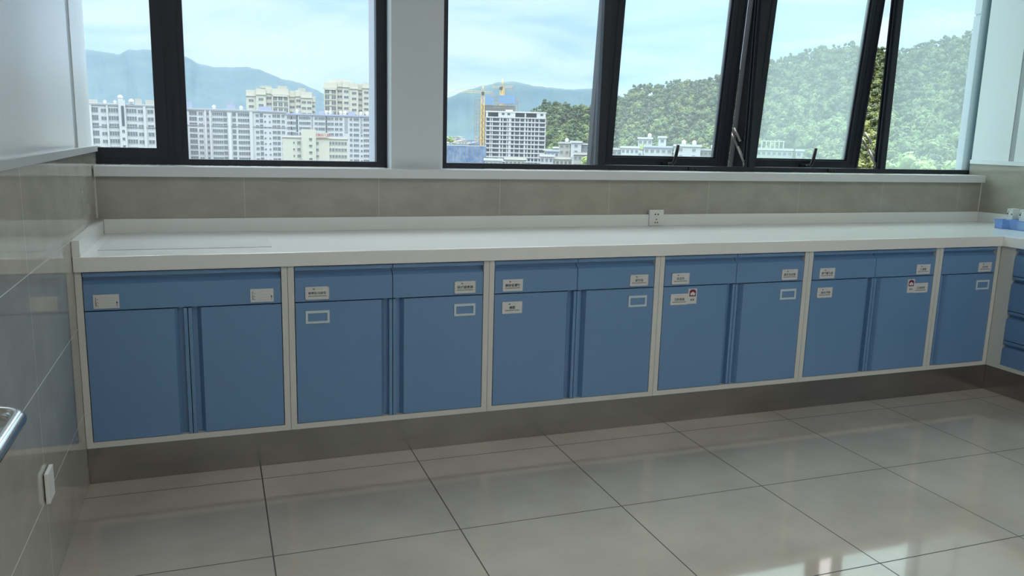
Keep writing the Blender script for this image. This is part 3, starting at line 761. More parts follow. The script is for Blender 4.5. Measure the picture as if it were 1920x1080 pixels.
D = 450
b = Bld('apartment_block', 'pale apartment block with wide banded windows, right of the dark mullion in the left window', 'building', 1.45, 1.18, D, deg2m(D, 6.35), 16)
b.body(); W = b.W; px = 0.0329*deg2m(D, 1); X = lambda p: (p-440.5)*px
b.part('cornice', lambda bm: add_box(bm, -W/2-0.4, W/2+0.4, -0.5, 0, b.H-1.0, b.H-0.2), 'grey')
b.part('string_course', lambda bm: add_box(bm, -W/2, W/2, -0.3, 0, b.H-8.6, b.H-8.2), 'grey')
for x0, x1 in ((382, 385), (391, 394), (466, 472)): b.part('wall_pier', lambda bm: add_box(bm, X(x0), X(x1), -0.9, 0, 0, b.H-1), 'white')
b.part('tiled_strip', lambda bm: [add_box(bm, X(425.5), X(431), -1.0, 0, b.H-26, b.H-2)], 'tank')
cols = [(X(361), 3.6, 1.9, 'grey', 'mid', 3), (X(375), 2.0, 1.6, 'white', 'mid', 2), (X(388), 1.0, 1.5, 'grey', 'dark', 1), (X(406), 5.0, 1.7, 'white', 'mid', 5), (X(420), 1.8, 1.8, 'grey', 'mid', 2),
        (X(437), 1.8, 1.8, 'grey', 'mid', 2), (X(455), 5.6, 1.7, 'white', 'mid', 5), (X(481), 1.6, 1.4, 'white', 'mid', 2), (X(489), 1.6, 1.8, 'grey', 'mid', 2), (X(496), 0.9, 0.9, 'white', 'dark', 1),
        (X(505), 0.9, 0.9, 'white', 'dark', 1), (X(514), 2.0, 1.6, 'white', 'mid', 2), (X(522), 1.6, 1.6, 'grey', 'mid', 2), (X(531), 1.6, 1.6, 'white', 'mid', 2)]
b.grid(cols, 2.82, 1.3, 10)
b.part('roof_house', lambda bm: add_box(bm, X(424), X(440), 3, 9, b.H, b.H+2.4), 'lilac')
b.part('roof_house', lambda bm: add_box(bm, X(428), X(437), 4, 8, b.H+2.4, b.H+4), 'lilac')
b.part('roof_house', lambda bm: add_box(bm, X(345), X(358), 3, 9, b.H, b.H+3.5), 'lilac')
b.part('roof_house', lambda bm: add_box(bm, X(484), X(510), 3, 10, b.H, b.H+2.0), 'lilac')
for x_ in (400, 451): b.tank(X(x_), 0.9, 1.0)
b.finish()

D = 450
b = Bld('apartment_block', 'pale lilac grey apartment block behind the cream school building', 'building', 7.62, 1.06, D, deg2m(D, 6.0), 16)
b.body(); W = b.W; px = 0.0352*deg2m(D, 1); X = lambda p: (p-620)*px
b.part('cornice', lambda bm: add_box(bm, -W/2-0.3, W/2+0.3, -0.5, 0, b.H-0.9, b.H-0.1), 'lilac')
for x0, x1, m_ in ((553, 556, 'dark'), (581, 584, 'grey'), (607.5, 610, 'dark'), (643, 649, 'grey'), (673, 676, 'grey')):
    b.part('stair_recess', lambda bm: add_box(bm, X(x0), X(x1), -0.15, 0, b.H-9.5, b.H-1), m_)
cols = []
for p_, wv in ((541, 2.6), (547.5, 2.6), (563, 2.6), (571, 2.0), (577, 1.4), (590, 1.6), (599, 2.8), (604.5, 1.0), (614, 1.6), (620, 1.4), (628, 1.8), (636, 1.6), (655, 1.4), (665, 2.8), (684, 3.0), (693, 1.4)):
    cols.append((X(p_), wv, 1.5, 'white', 'mid', 3 if wv > 2 else 2))
for p_ in (554.5, 609, 675): cols.append((X(p_), 1.0, 1.1, 'white', 'dark', 1))
b.grid(cols, 2.72, 1.0, 9)
b.part('roof_house', lambda bm: add_box(bm, X(595), X(622), 3, 9, b.H, b.H+1.8), 'lilac')
b.part('roof_house', lambda bm: add_box(bm, X(650), X(663), 3, 9, b.H, b.H+1.8), 'lilac')
b.part('roof_house', lambda bm: add_box(bm, X(548), X(560), 3, 9, b.H, b.H+1.5), 'lilac')
for x_ in (554.5, 609, 616, 636, 644, 674, 686): b.tank(X(x_), 0.8, 1.1)
b.finish()

# -- twin residential towers behind
def tower(az, el, D, wdeg, label, parts):
    b = Bld('residential_tower', label, 'building', az, el, D, deg2m(D, wdeg), 22, 'cream residential towers')
    W = b.W; k = 1.0
    b.part('wall', lambda bm: [add_box(bm, f0*W, f1*W, y0, 20, 0, b.H+dh) for f0, f1, y0, dh in parts], 'cream')
    b.part('roof_cornice', lambda bm: [add_box(bm, f0*W-0.3, f1*W+0.3, y0-0.7, 20, b.H+dh-4.2, b.H+dh-3.5) for f0, f1, y0, dh in parts if dh > -6], 'cream')
    for f0, f1, y0, dh in parts:
        w_ = (f1-f0)*W; n = max(1, int(w_/3.6)); 
        for j in range(n):
            xx = f0*W+w_*(j+0.5)/n
            for r in range(8):
                big = w_ > 7.5
                b.win(xx, b.H+dh-8.0-r*4.0, min(w_/n*0.78, 3.2), 2.9 if big else 1.8, 'cream', 'mid', 2, y0)
        if w_ > 7.5:
            b.part('bay_frame', lambda bm: [add_box(bm, f0*W, f0*W+0.7, y0-0.8, y0, 0, b.H+dh-4.2), add_box(bm, f1*W-0.7, f1*W, y0-0.8, y0, 0, b.H+dh-4.2), add_box(bm, f0*W, f1*W, y0-0.8, y0, b.H+dh-5.4, b.H+dh-4.3)]
                   + [add_box(bm, f0*W, f1*W, y0-0.5, y0, b.H+dh-8.6-r*4.0, b.H+dh-8.25-r*4.0) for r in range(8)], 'cream')
    b.finish()
    return b
b = tower(4.33, 2.62, 600, 4.4, 'cream residential tower pair standing behind the middle apartment block', [(-0.5, -0.36, 1.5, -1.5), (-0.36, -0.22, 0.0, -0.5), (-0.22, -0.13, 2.0, 0.6), (-0.13, 0.11, 0.5, 0), (0.11, 0.21, 3.0, -1.0), (0.21, 0.29, 2.0, -0.5), (0.29, 0.45, 0.5, -1.5), (0.45, 0.5, 3.0, -4)])
W = b.W
b.part('roof_house', lambda bm: add_box(bm, -0.30*W, -0.14*W, 4, 12, b.H, b.H+1.8), 'plaster')
b.part('roof_house', lambda bm: add_box(bm, -0.05*W, 0.09*W, 5, 12, b.H, b.H+2.2), 'plaster')
b.part('roof_house', lambda bm: add_box(bm, 0.25*W, 0.36*W, 5, 12, b.H-1.5, b.H+1.2), 'plaster')
b = tower(8.62, 3.22, 620, 3.05, 'cream residential tower with a curved roof line, right edge of the left window', [(-0.5, -0.22, 0.5, -0.6), (-0.22, -0.10, 2.5, 0.6), (-0.10, 0.06, 1.2, 0.4), (0.06, 0.24, 0.5, -0.6), (0.24, 0.33, 3.0, -1.0), (0.33, 0.5, 1.5, 0.2)])
W = b.W
def crown(bm):
    pts = [(-0.40*W, b.H-0.5)]+[((-0.40+0.5*t/10)*W, b.H+0.6+1.6*math.sin(PI*t/10)) for t in range(11)]+[(0.10*W, b.H-0.5)]
    add_prism(bm, pts, 1, 3, 12)
b.part('curved_roof', crown, 'cream')
for nm_ in (): pass

# -- school building in front
D = 300
b = Bld('school_building', 'low cream school building with a red sign in front of the apartment blocks', 'building', 6.0, -0.42, D, deg2m(D, 3.3), 12, wall='cream')
px = 0.0352*deg2m(D, 1); X = lambda p: (p-577)*px
b.part('wall', lambda bm: [add_box(bm, X(530), X(565), 0.5, 12, 0, b.H-0.7), add_box(bm, X(592), X(617), 0.3, 12, 0, b.H), add_box(bm, X(617), X(652), 0.6, 12, 0, b.H-0.8)], 'cream')
b.part('rounded_stair', lambda bm: [add_prism(bm, [(X(565), 6), (X(565), -0.6), (X(568), -1.4), (X(574), -1.8), (X(585), -1.6), (X(592), -0.6), (X(592), 6)], 2, 0, b.H+2.4)], 'cream')
b.part('parapet', lambda bm: [add_box(bm, X(530)-0.2, X(565), 0.2, 12, b.H-0.7, b.H-0.3), add_box(bm, X(618), X(653), 0.3, 12, b.H-0.9, b.H-0.5)], 'plaster')
sg = b.part('sign_board', lambda bm: [add_box(bm, X(589), X(617.5), -0.3, 0.0, b.H-0.6, b.H+1.2)], 'cream')
sg.data.materials.append(B_['redsign'])
text_into(sg, [('龙陵幼儿园', 1.05, X(603.5), b.H+0.45, -0.34)])
b.part('sign_underline', lambda bm: add_box(bm, X(594), X(614), -0.36, -0.3, b.H-0.45, b.H-0.3), 'redsign')
for r in range(4):
    z = b.H-2.6-r*2.3
    b.win(X(551), z, 0.5, 0.6, 'cream', 'dark', 1, 0.5); b.win(X(560), z-0.3, 1.1, 1.1, 'white', 'mid', 2, 0.5)
    b.win(X(582), z+1.3, 1.0, 0.75, 'cream', 'dark', 2, -1.75); b.win(X(594.5), z-0.2, 0.9, 0.95, 'white', 'mid', 2, 0.3)
    for q in range(6): b.win(X(618.5+q*5.8), z-0.2, 0.85, 1.1, 'white', 'mid', 2, 0.6)
b.finish()
# -- unfinished white tower
D = 560
b = Bld('unfinished_tower', 'unfinished white tower block with open window holes beside the yellow cranes', 'building', 20.08, 1.62, D, deg2m(D, 4.12), 18)
W = b.W; px = 0.0367*deg2m(D, 1); X = lambda p: (p-967)*px
b.part('wall', lambda bm: add_box(bm, -W/2, W/2, 1.5, 18, 0, b.H-3.6), 'conc')
P3 = 2.92
b.part('floor_slabs', lambda bm: [add_box(bm, -W/2-0.2, W/2+0.2, -0.6, 1.5, b.H-4.6-r*P3, b.H-4.0-r*P3+0.25) for r in range(22)], 'white')
pc = [911, 919.5, 923, 937, 943, 951, 958, 965, 975, 984, 990, 997, 1003, 1011, 1023]
b.part('wall_piers', lambda bm: [add_box(bm, X(p)-0.35-(1.2 if p == 958 else 0), X(p)+0.35+(0.4 if p in (937, 984) else 0), -0.3, 1.6, 0, b.H-3.8) for p in pc], 'white')
def crownw(bm):
    add_box(bm, -W/2-0.3, W/2+0.3, -0.7, 17.5, b.H-0.9, b.H)
    for a_, c_ in ((911, 914.5), (934, 966), (983.5, 986), (1006, 1023)):
        add_box(bm, X(a_), X(c_), -0.5, 1.2, b.H-4.0, b.H-0.9)
    add_box(bm, -W/2, W/2, -0.5, 17, b.H-4.4, b.H-3.9)
b.part('roof_frame', crownw, 'tank')
b.part('roof_wall', lambda bm: [add_box(bm, -W/2+1, W/2-1, 6, 16, b.H-3.9, b.H-0.9)], 'conc')
b.part('roof_house', lambda bm: add_box(bm, X(947), X(961), 3, 10, b.H, b.H+1.1), 'tank')
for a_, c_ in ((940.5, 945.5), (951, 956), (1013, 1018)): b.part('roof_opening', lambda bm: add_box(bm, X(a_), X(c_), -0.56, -0.5, b.H-2.6, b.H-1.2), 'dark')
for r in range(11):
    for p0, p1 in ((914, 921), (925, 931), (931.5, 938), (942, 947), (948, 953), (960, 964), (967, 974), (975, 981), (987, 992), (994, 997), (999, 1006), (1007, 1012), (1014, 1022)):
        b.win((X(p0)+X(p1))/2, b.H-6.7-r*P3, (p1-p0)*px*0.85, 1.7, 'white', 'mid' if (r+p0) % 3 else 'dark', 2, 1.42)
b.finish()
# -- tower under construction with nets
D = 640
b = Bld('scaffolded_tower', 'tower under construction wrapped in scaffolding and blue net behind the unfinished white tower', 'building', 18.72, 2.62, D, deg2m(D, 2.95), 22)
W = b.W
b.part('wall', lambda bm: add_box(bm, -W/2+4, W/2-2, 1.5, 22, 0, b.H-7), 'conc')
b.part('safety_net', lambda bm: [add_box(bm, -W/2+5, -2.6, -0.5, -0.2, b.H-6.5, b.H), add_box(bm, 1.8, W/2-2, -0.5, -0.2, b.H-5.5, b.H+0.7)], 'net')
def scf(bm):
    n = 22
    for q in range(n+1):
        x_ = -W/2+W*q/n; add_box(bm, x_-0.2, x_+0.2, -0.4, 0.0, 0, b.H-(3 if q < 5 else 0))
    for q in range(26): add_box(bm, -W/2, W/2, -0.15, 0, b.H-1-q*2.6, b.H-0.7-q*2.6)
b.part('scaffolding', scf, 'brick')

# -- tower cranes
def crane(az, el_top, D, el_jib, jib, cj, label, rz):
    P = place(az, 0, D); zt = place(az, el_top, D).z; zj = place(az, el_jib, D).z
    c = empty('tower_crane', (P.x, P.y, GZ), rz); tag(c, label, 'crane', 'yellow tower cranes')
    h = zj-GZ
    def mast(bm):
        w_ = 1.15
        for sx in (-1, 1):
            for sy in (-1, 1): add_box(bm, sx*w_-0.26, sx*w_+0.26, sy*w_-0.26, sy*w_+0.26, 0, h)
        z = 0; s = 1
        while z < h-2.2:
            for sy in (-1, 1):
                add_tube(bm, [(-s*w_, sy*w_, z), (s*w_, sy*w_, z+2.2)], 0.17, 4); add_tube(bm, [(-w_, sy*w_, z), (w_, sy*w_, z)], 0.09, 4)
            z += 2.2; s = -s
    build('mast', mast, B_['yellow'], c)
    def jb(bm, L_, s):
        n = int(L_/2.4)
        for q in range(n):
            x0, x1 = s*q*2.4, s*(q+1)*2.4
            add_tube(bm, [(x0, 0, h), (x1, 0, h)], 0.13, 4); add_tube(bm, [(x0, 0, h+1.3), (x1, 0, h+1.3)], 0.12, 4); add_tube(bm, [(x0, 0, h), (x1, 0, h+1.3)], 0.08, 4)
    build('jib', lambda bm: jb(bm, jib, -1), B_['yellow'], c)
    build('counter_jib', lambda bm: jb(bm, cj, 1), B_['yellow'], c)
    build('counterweight', lambda bm: add_box(bm, cj-2.6, cj, -0.8, 0.8, h-2.4, h), B_['grey'], c)
    build('cab', lambda bm: add_box(bm, -1.1, 1.1, -2.6, -1.1, h-1.8, h+0.6), B_['dark'], c)
    build('apex', lambda bm: [add_tube(bm, [(-0.8, 0, h), (0, 0, zt-GZ)], 0.2, 4), add_tube(bm, [(0.8, 0, h), (0, 0, zt-GZ)], 0.2, 4)], B_['yellow'], c)
    build('tie_rod', lambda bm: [add_tube(bm, [(0, 0, zt-GZ), (-jib*0.75, 0, h+1.3)], 0.06, 4), add_tube(bm, [(0, 0, zt-GZ), (cj*0.9, 0, h+1.3)], 0.06, 4)], B_['grey'], c)
crane(17.78, 3.32, 610, 2.80, 28, 8, 'left yellow tower crane in front of the scaffolded tower', -0.31)
crane(19.10, 3.78, 670, 3.18, 11, 10, 'right yellow tower crane rising behind the white unfinished tower', -0.9)

# -- netted low building
D = 430
b = Bld('netted_building', 'low building fully wrapped in blue safety net, left edge of the right window', 'building', 16.4, -0.80, D, deg2m(D, 3.35), 16)
W = b.W
nm = mat('creased blue net', (0.14, 0.26, 0.50), rough=0.8); mottle(nm, (0.06, 0.12, 0.26), (0.17, 0.23, 0.33), scale=0.35, detail=8, contrast=(0.4, 0.62))
b.part('net_cover', lambda bm: add_box(bm, -W/2, W/2, 0, 15, 0, b.H), nm)
b.part('scaffolding', lambda bm: [add_box(bm, -W/2+q*W/14-0.07, -W/2+q*W/14+0.07, -0.2, -0.02, 0, b.H+0.8) for q in range(15)], 'brick')

# -- distant low town
rt_ = random.Random(5)
HS = []                                            # footprints, so that trees and houses keep clear of one another
WN = {'white': 'white', 'tank': 'bright white', 'plaster': 'weathered grey', 'cream': 'cream', 'brick': 'brownish'}
RN = {'grey': 'grey', 'tin': 'blue tin', 'brick': 'brown', 'plaster': 'pale'}
i = 0; tries = 0
while i < 30 and tries < 600:
    tries += 1
    az = 14.7+rt_.random()*3.2; Dd = 720+rt_.random()*700
    el = -0.10-0.30*rt_.random()-(1400-Dd)*0.0008
    P = place(az, 0, Dd)
    if any((P.x-q[0])**2+(P.y-q[1])**2 < 24**2 for q in HS): continue
    HS.append((P.x, P.y, 12)); i += 1
    wl_ = rt_.choice(['white', 'tank', 'plaster', 'cream', 'brick']); rf = rt_.choice(['grey', 'tin', 'brick', 'plaster'])
    pit = rt_.random() < 0.6; band = 'nearest' if Dd < 950 else 'middle' if Dd < 1180 else 'farthest'
    b = Bld('townhouse', 'small %s house, %s %s roof, %s rows of the distant low town' % (WN[wl_], RN[rf], 'pitched' if pit else 'flat', band), 'house', az, el, Dd, 9+9*rt_.random(), 10, 'distant townhouses', rot=rt_.uniform(-0.3, 0.3), wall=wl_)
    b.body(); b.part('roof', lambda bm: add_prism(bm, [(-b.W/2-0.4, b.H), (b.W/2+0.4, b.H), (b.W/2+0.4, b.H+0.5), (0, b.H+(2.2 if pit else 0.5)), (-b.W/2-0.4, b.H+0.5)], 1, -0.5, 10.5), rf)
    for q in range(3):
        for r in range(2): b.win(-b.W/3+q*b.W/3, b.H-2.6-r*3, 1.5, 1.5, 'white', 'mid', 2)
    b.finish()

# -- houses at the foot of the hill
def house(az, el, D, wdeg, label, wall='white', floors=3, cols=4, roof=None, tanks=(), depth=10, rot=0.0, pane='mid', group=None, name='concrete_house'):
    b = Bld(name, label, 'house', az, el, D, deg2m(D, wdeg), depth, group, rot, wall)
    HS.append((b.root.location.x, b.root.location.y+5, b.W/2+5))
    b.body(); W = b.W
    b.part('roof_slab', lambda bm: add_box(bm, -W/2-0.5, W/2+0.5, -0.7, depth+0.3, b.H-0.25, b.H+0.15), roof or 'tank')
    b.part('parapet', lambda bm: [add_box(bm, -W/2-0.4, W/2+0.4, -0.6, -0.4, b.H+0.15, b.H+0.7)], wall)
    for r in range(floors):
        for q in range(cols):
            b.win(-W/2+W*(q+0.5)/cols, b.H-2.4-3.0*r, min(1.5, W/cols*0.6), 1.4, 'white', pane, 2)
    for t in tanks: b.tank(t*W, 0.9, 1.6, 3)
    b.finish()
    return b
house(22.7, -1.02, 400, 0.85, 'small white house with a blue tin roof right of the unfinished white tower', 'white', 2, 3, 'tin')
house(23.5, -0.43, 430, 0.75, 'grey concrete house with a stair head beside the blue tin roofed house', 'plaster', 4, 2, None, (0.2,))
house(24.3, -0.36, 410, 0.72, 'tall bare concrete house with one dark side window, below the wooded hill', 'white', 4, 1, None)
house(24.95, -0.48, 420, 0.62, 'bare grey concrete house joined to the tall one on its right', 'conc', 3, 2)
house(25.75, -0.82, 400, 0.6, 'stepped white house seen just left of the first opening window', 'white', 3, 2, None, (-0.2,))
house(23.2, -1.5, 350, 1.7, 'long cream low house in the foreground below the tall bare concrete house', 'cream', 2, 6)
house(20.1, -1.62, 330, 1.4, 'cream low house roof in front of the foot of the unfinished white tower', 'cream', 2, 5)
house(18.6, -1.72, 330, 1.2, 'white low house roof beside the blue netted site', 'tank', 2, 4)
for (az, el, D, wd, wl_, cc, lab) in ((22.35, -0.95, 440, 0.5, 'cream', 2, 'small cream house touching the right edge of the unfinished white tower'),
        (22.3, -1.35, 340, 0.9, 'white', 3, 'white low house in front of the blue tin roofed house'), (24.6, -1.15, 345, 0.9, 'plaster', 3, 'weathered low house in front of the bare grey concrete house'),
        (25.6, -1.25, 340, 0.8, 'tank', 3, 'white low house in front of the stepped white house'), (26.3, -0.95, 395, 0.6, 'cream', 2, 'cream house hidden behind the first window mullion'),
        (23.0, -0.78, 450, 0.5, 'tank', 2, 'small bright white house among the trees behind the blue tin roofed house'), (25.3, -0.62, 450, 0.5, 'cream', 2, 'small cream house behind the stepped white house')):
    house(az, el, D, wd, lab, wl_, 2, cc)
house(27.1, -0.75, 390, 0.7, 'low brownish house at the left edge of the first opening window', 'plaster', 2, 2)
house(28.0, -0.62, 385, 1.2, 'white flat roofed house with three narrow dark windows at the foot of the hill', 'tank', 2, 4)
b = house(29.0, 0.02, 410, 0.95, 'white house with a balcony and roof terrace behind the flat roofed one', 'white', 3, 3, None, (0.3,))
house(29.9, -0.55, 380, 1.9, 'long pale blue and white flat roofed house behind the first window handle', 'white', 2, 5, 'tin')
b = house(30.15, 0.12, 420, 0.52, 'square white water tower house above the long flat roof', 'tank', 5, 1)
house(31.86, -0.40, 375, 1.75, 'broad pale house with two roof tanks and two dark side windows', 'white', 3, 2, None, (-0.15, 0.25))
house(33.4, -0.62, 385, 1.5, 'brownish house with dark window strip near the right stile of the first opening window', 'brick', 2, 5, None, (0.1,), pane='dark')
b = house(37.5, -0.48, 380, 2.3, 'half built house with open concrete columns on its roof in the second opening window', 'plaster', 2, 7, None, (), pane='dark')
def cage(bm):
    W = b.W
    for q in range(6):
        for yy in (0.5, 6): add_box(bm, -W*0.36+q*W*0.12-0.14, -W*0.36+q*W*0.12+0.14, yy, yy+0.28, b.H+0.15, b.H+3.6)
    for yy in (0.5, 6): add_box(bm, -W*0.40, W*0.28, yy, yy+0.28, b.H+3.5, b.H+3.8)
b.part('open_columns', cage, 'tank')
house(39.42, -0.50, 392, 1.1, 'pale block with two dark square windows beside the half built house', 'white', 2, 3, None, (), pane='dark')

# ---- wooded hill
RIDGE = [(15, 0.2), (20.6, 0.6), (21.3, 1.35), (22.1, 1.85), (23.1, 1.70), (24.2, 1.45), (25.5, 1.55), (26.7, 1.75), (27.6, 2.35), (28.1, 2.85), (29.5, 2.95), (30.9, 3.3), (32.3, 3.2), (33.7, 3.6), (35.4, 4.0), (36.7, 4.4), (38.3, 5.0), (39.9, 5.35), (41.7, 5.45), (43.0, 5.1), (44.2, 4.9), (45.4, 5.3), (46.8, 5.7), (48.5, 6.1), (52, 6.6), (60, 6.8)]
def ridge_el(a):
    for (a0, e0), (a1, e1) in zip(RIDGE, RIDGE[1:]):
        if a <= a1: return e0+(e1-e0)*(a-a0)/(a1-a0)
    return RIDGE[-1][1]
def hill_d(a):   # foot and ridge distance
    t = min(max((a-26)/18, 0), 1)
    return 440-150*t+max(0, min(26-a, 4))*42, 760-120*t+max(0, min(26-a, 4))*15
def hill_z(a, k):
    f, r = hill_d(a); zr = CAM.z+r*math.tan(math.radians(ridge_el(a)))
    n = noise.fractal(Vector((a*0.35, k*2.2, 4.2)), 0.9, 2.0, 4)
    kk = min(k, 1.0)
    zz = -20 + (zr+20)*(0.15*kk+0.85*kk**1.15)*(1+0.10*n*4*kk*(1-kk))
    return zz - max(0, k-1)*90
def hillmesh():
    V = []; F = []; n, mr = 120, 30
    for j in range(mr+1):
        k = -0.05+1.35*j/mr
        for i in range(n+1):
            a = 20.6+39.4*i/n; f, r = hill_d(a); d = f+(r-f)*k
            P = place(a, 0, d); V.append((P.x, P.y, hill_z(a, max(k, 0)) if k > 0 else GZ-1))
    for j in range(mr):
        for i in range(n):
            p = j*(n+1)+i; F.append((p, p+1, p+n+2, p+n+1))
    me = bpy.data.meshes.new('hillside'); me.from_pydata(V, [], F); me.update()
    for p in me.polygons: p.use_smooth = True
    return me
hm = mat('forest floor', (0.05, 0.09, 0.03), rough=0.95); mottle(hm, (0.02, 0.032, 0.014), (0.045, 0.06, 0.022), scale=0.08)
struct(link(hillmesh(), 'hillside', None, (hm,)), 'wooded hillside rising to the right')

def leafmat(name, c1, c2):
    m = mat(name, c1, rough=0.7); N, L, b = nodes(m)
    oi = N.new('ShaderNodeObjectInfo'); geo = N.new('ShaderNodeNewGeometry')
    nz = N.new('ShaderNodeTexNoise'); nz.inputs['Scale'].default_value = 0.35; nz.inputs['Detail'].default_value = 6; L.new(geo.outputs['Position'], nz.inputs['Vector'])
    n2 = N.new('ShaderNodeTexNoise'); n2.inputs['Scale'].default_value = 0.035; L.new(geo.outputs['Position'], n2.inputs['Vector'])
    ad = N.new('ShaderNodeMath'); ad.operation = 'ADD'; L.new(nz.outputs['Fac'], ad.inputs[0]); L.new(n2.outputs['Fac'], ad.inputs[1])
    cr = N.new('ShaderNodeValToRGB'); L.new(ad.outputs[0], cr.inputs[0]); cr.color_ramp.elements[0].position = 0.78; cr.color_ramp.elements[1].position = 1.2
    cr.color_ramp.elements[0].color = (*c1, 1); cr.color_ramp.elements[1].color = (*c2, 1); L.new(cr.outputs[0], b.inputs['Base Color'])
    return m
LEAF = [leafmat('leaves olive', (0.036, 0.062, 0.018), (0.10, 0.135, 0.034)), leafmat('leaves deep', (0.022, 0.042, 0.020), (0.052, 0.085, 0.034)), leafmat('leaves fresh', (0.060, 0.10, 0.026), (0.135, 0.18, 0.055))]
BARK = bmat('bark', (0.20, 0.17, 0.14))
def crown_arrays(seed, n=230, tall=False):
    r = random.Random(seed); V = []; F = []
    lobes = [(r.uniform(-0.45, 0.45), r.uniform(-0.45, 0.45), r.uniform(0.0, 0.75) if not tall else r.uniform(-0.2, 1.3), r.uniform(0.35, 0.6) if not tall else r.uniform(0.18, 0.4)) for _ in range(7)]+([(0, 0, 0.25, 0.75)] if not tall else [])
    for k in range(n):
        lx, ly, lz, lr = lobes[r.randrange(len(lobes))]
        th = r.uniform(0, 2*PI); ph = math.acos(r.uniform(-0.6, 1)); q = lr*(0.80+0.28*r.random())
        c = Vector((lx+q*math.sin(ph)*math.cos(th), ly+q*math.sin(ph)*math.sin(th), lz+q*math.cos(ph)*0.85))
        nrm = Vector((math.sin(ph)*math.cos(th)+r.uniform(-.5, .5), math.sin(ph)*math.sin(th)+r.uniform(-.5, .5), math.cos(ph)+r.uniform(-.3, .6))).normalized()
        s = nrm.orthogonal().normalized(); t = nrm.cross(s); a = r.uniform(0, PI); sz = r.uniform(0.10, 0.22)
        u = (s*math.cos(a)+t*math.sin(a))*sz; v = (t*math.cos(a)-s*math.sin(a))*sz*0.75
        i0 = len(V); V += [c-u, c-v*0.9+nrm*0.02, c+u, c+v]; F.append((i0, i0+1, i0+2, i0+3))
    # solid cores so that crowns are not see-through in the middle
    for lx, ly, lz, lr in lobes:
        bm = bmesh.new(); bmesh.ops.create_icosphere(bm, subdivisions=1, radius=lr*0.80)
        i0 = len(V); bm.verts.index_update()
        for v_ in bm.verts:
            p = v_.co; V.append(Vector((lx+p.x, ly+p.y, lz+p.z*0.85)))
        for f in bm.faces: F.append(tuple(i0+v_.index for v_ in f.verts))
        bm.free()
    return np.array([tuple(v) for v in V], dtype=np.float32), F
CROWNS = []
for s_ in range(9):
    V, F = crown_arrays(40+s_, tall=(s_ % 3 == 1), n=150 if s_ % 3 == 1 else 230)
    me = bpy.data.meshes.new('crown'); me.from_pydata([tuple(v) for v in V], [], F); me.update(); me.materials.append(LEAF[s_ % 3]); CROWNS.append((me, V, F))
bm = bmesh.new()
add_cyl(bm, (0, 0), 0.05, -1.9, 0.2, 7, 0.03); add_tube(bm, [(0, 0, -0.6), (0.25, 0.1, 0.3)], 0.02, 5); add_tube(bm, [(0, 0, -0.8), (-0.25, -0.1, 0.2)], 0.02, 5)
TR = bpy.data.meshes.new('trunk'); bm.to_mesh(TR); bm.free(); TR.materials.append(BARK)
def tree(x, y, z, s, tall, kind, rz, label, group, hs=1.0):
    t = empty('tree', (x, y, z), rz); t.scale = (s, s, s*hs)
    tag(t, label, 'tree', group)
    lift = 2.1 if tall else 1.0
    c = bpy.data.objects.new('crown', CROWNS[kind][0]); COL.objects.link(c); c.parent = t; c.location = (0, 0, lift)
    k = bpy.data.objects.new('trunk', TR); COL.objects.link(k); k.parent = t; k.location = (0, 0, lift)
    return t
rr = random.Random(21)
spots = []
# ridge line: tall thin stemmed trees
a = 20.9
while a < 49.6:
    f, r = hill_d(a); k = 1.0+rr.uniform(-0.03, 0.03)
    spots.append((a, k, rr.uniform(2.1, 3.3), True)); a += rr.uniform(0.10, 0.26)
nridge = len(spots)
a = 20.6
body = []
for j in range(4200):
    a = rr.uniform(21.0, 50.2); k = rr.random()**0.9
    body.append((a, k, rr.uniform(2.6, 4.6), False))
body.sort(key=lambda q: q[1])
allt = []
for (a, k, s, tall) in spots+body:
    f, r = hill_d(a); d = f+(r-f)*k; P = place(a, 0, d); z = hill_z(a, k)
    allt.append((P.x, P.y, z, s, tall, a, k, d))
allt = [q for q in allt if not any((q[0]-h[0])**2+(q[1]-h[1])**2 < (h[2]+2)**2 for h in HS)]
big = sorted(range(len(allt)), key=lambda i: -allt[i][3]*(2.3 if allt[i][4] else 1)/allt[i][7])[:292]
bigset = set(big)
def zone(a, k):
    w_ = 'left of the first mullion' if a < 26.1 else 'behind the first opening window' if a < 35 else 'behind the second opening window' if a < 42.2 else 'in the open window gap' if a < 43.8 else 'behind the right hand pane'
    h_ = 'foot' if k < 0.22 else 'lower slope' if k < 0.5 else 'upper slope'
    return w_, h_
TONE = ['olive green', 'deep green', 'fresh green']
for i in big:
    x_, y_, z_, s, tall, a, k, d = allt[i]
    w_, h_ = zone(a, k)
    if tall: tree(x_, y_, z_, s, True, rr.choice([1, 4, 7]), rr.uniform(0, 6.28), 'thin stemmed tree on the hill ridge %s' % w_, 'ridge trees %s' % w_)
    else:
        kk = rr.choice([0, 1, 2, 3, 5, 6, 8]); tree(x_, y_, z_, s, False, kk, rr.uniform(0, 6.28), '%s tree at the %s of the hill %s' % (TONE[kk % 3], h_, w_), '%s trees at the %s %s' % (TONE[kk % 3], h_, w_))
Vs = {0: [], 1: [], 2: []}; Fs = {0: [], 1: [], 2: []}; off = {0: 0, 1: 0, 2: 0}
for i, (x_, y_, z_, s, tall, a, k, d) in enumerate(allt):
    if i in bigset: continue
    kd = rr.choice([1, 4, 7, 0]) if tall else rr.choice([0, 1, 2, 3, 6, 8, 1, 4, 7] if k < 0.6 else [1, 4, 7, 0, 3, 1, 4]); V, F = CROWNS[kd][1:]
    ml = kd % 3; th = rr.uniform(0, 6.28); c_, s_ = math.cos(th), math.sin(th)
    lift = 2.1 if tall else 1.0
    Q = np.stack([(V[:, 0]*c_-V[:, 1]*s_)*s+x_, (V[:, 0]*s_+V[:, 1]*c_)*s+y_, (V[:, 2]+lift)*s+z_], 1)
    Vs[ml].append(Q); Fs[ml].append((F, off[ml])); off[ml] += len(V)
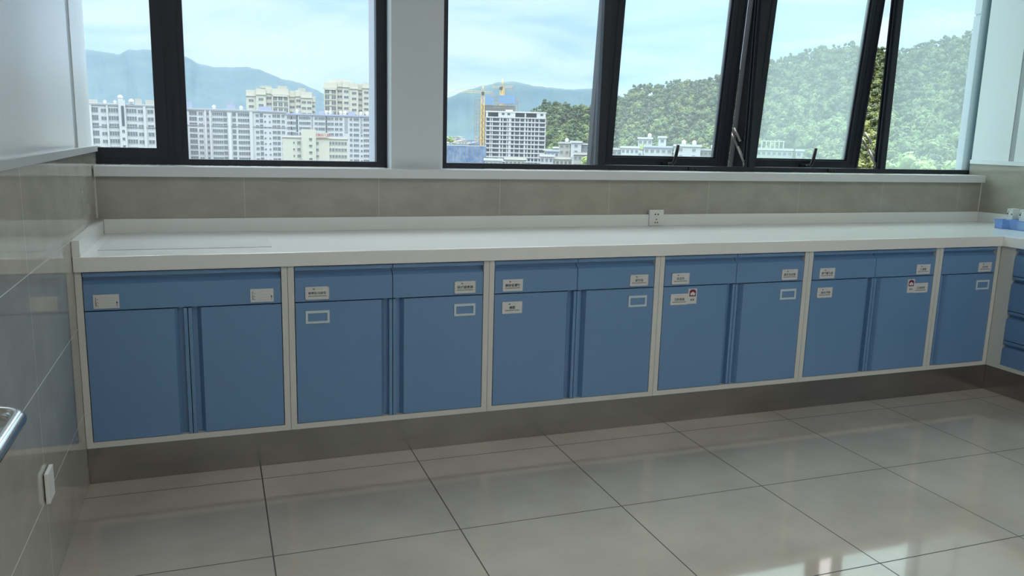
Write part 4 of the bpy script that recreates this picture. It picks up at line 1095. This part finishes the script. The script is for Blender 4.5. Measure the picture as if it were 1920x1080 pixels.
VV = []; loops = []; sizes = []; mats_ = []; base = 0
for ml in (0, 1, 2):
    for Q, (F, o_) in zip(Vs[ml], Fs[ml]):
        for f in F: loops.extend([v+base for v in f]); sizes.append(len(f)); mats_.append(ml)
        base += len(Q); VV.append(Q)
VV = np.concatenate(VV).astype(np.float32)
me = bpy.data.meshes.new('forest_canopy'); me.vertices.add(len(VV)); me.vertices.foreach_set('co', VV.ravel())
me.loops.add(len(loops)); me.loops.foreach_set('vertex_index', np.array(loops, dtype=np.int32))
me.polygons.add(len(sizes)); sz = np.array(sizes, dtype=np.int32); me.polygons.foreach_set('loop_start', np.concatenate([[0], np.cumsum(sz)[:-1]]).astype(np.int32))
me.polygons.foreach_set('material_index', np.array(mats_, dtype=np.int32)); me.update(calc_edges=True); me.validate()
fo = link(me, 'forest_canopy', None, LEAF); fo['kind'] = 'stuff'; tag(fo, 'dense mass of smaller trees covering the wooded hill', 'forest')
# near bright crowns at the lower right and some town greenery
bl = leafmat('leaves bright', (0.11, 0.17, 0.035), (0.24, 0.31, 0.09)); bc = bpy.data.meshes.new('crown'); bc.from_pydata([tuple(v) for v in CROWNS[2][1]], [], CROWNS[2][2]); bc.update(); bc.materials.append(bl)
CROWNS[2] = (bc, CROWNS[2][1], CROWNS[2][2])
for (az, el, D, s, lab) in ((45.6, -0.35, 150, 2.6, 'bright green tree crown low in the right hand pane'), (46.6, -0.75, 140, 1.9, 'small bright crown beside the larger bright crown in the right hand pane'), (48.0, -0.8, 150, 2.0, 'bright green crown at the right corner of the right hand pane'), (44.4, -0.95, 160, 1.9, 'low yellow green crown in the open gap beside the second sash')):
    P = place(az, el, D); tree(P.x, P.y, P.z-2.0*s, s, False, 2, rr.uniform(0, 6), lab, None)
for (az, el, D, s, lab) in ((25.0, -1.3, 330, 3.2, 'round green tree between the low houses below the wooded hill'), (28.9, -0.35, 400, 2.6, 'green garden tree on the terrace of the white house'), (15.6, -0.2, 900, 5, 'dark tree in the distant low town')):
    P = place(az, el, D); tree(P.x, P.y, P.z-2.0*s, s, False, 2, rr.uniform(0, 6), lab, None)
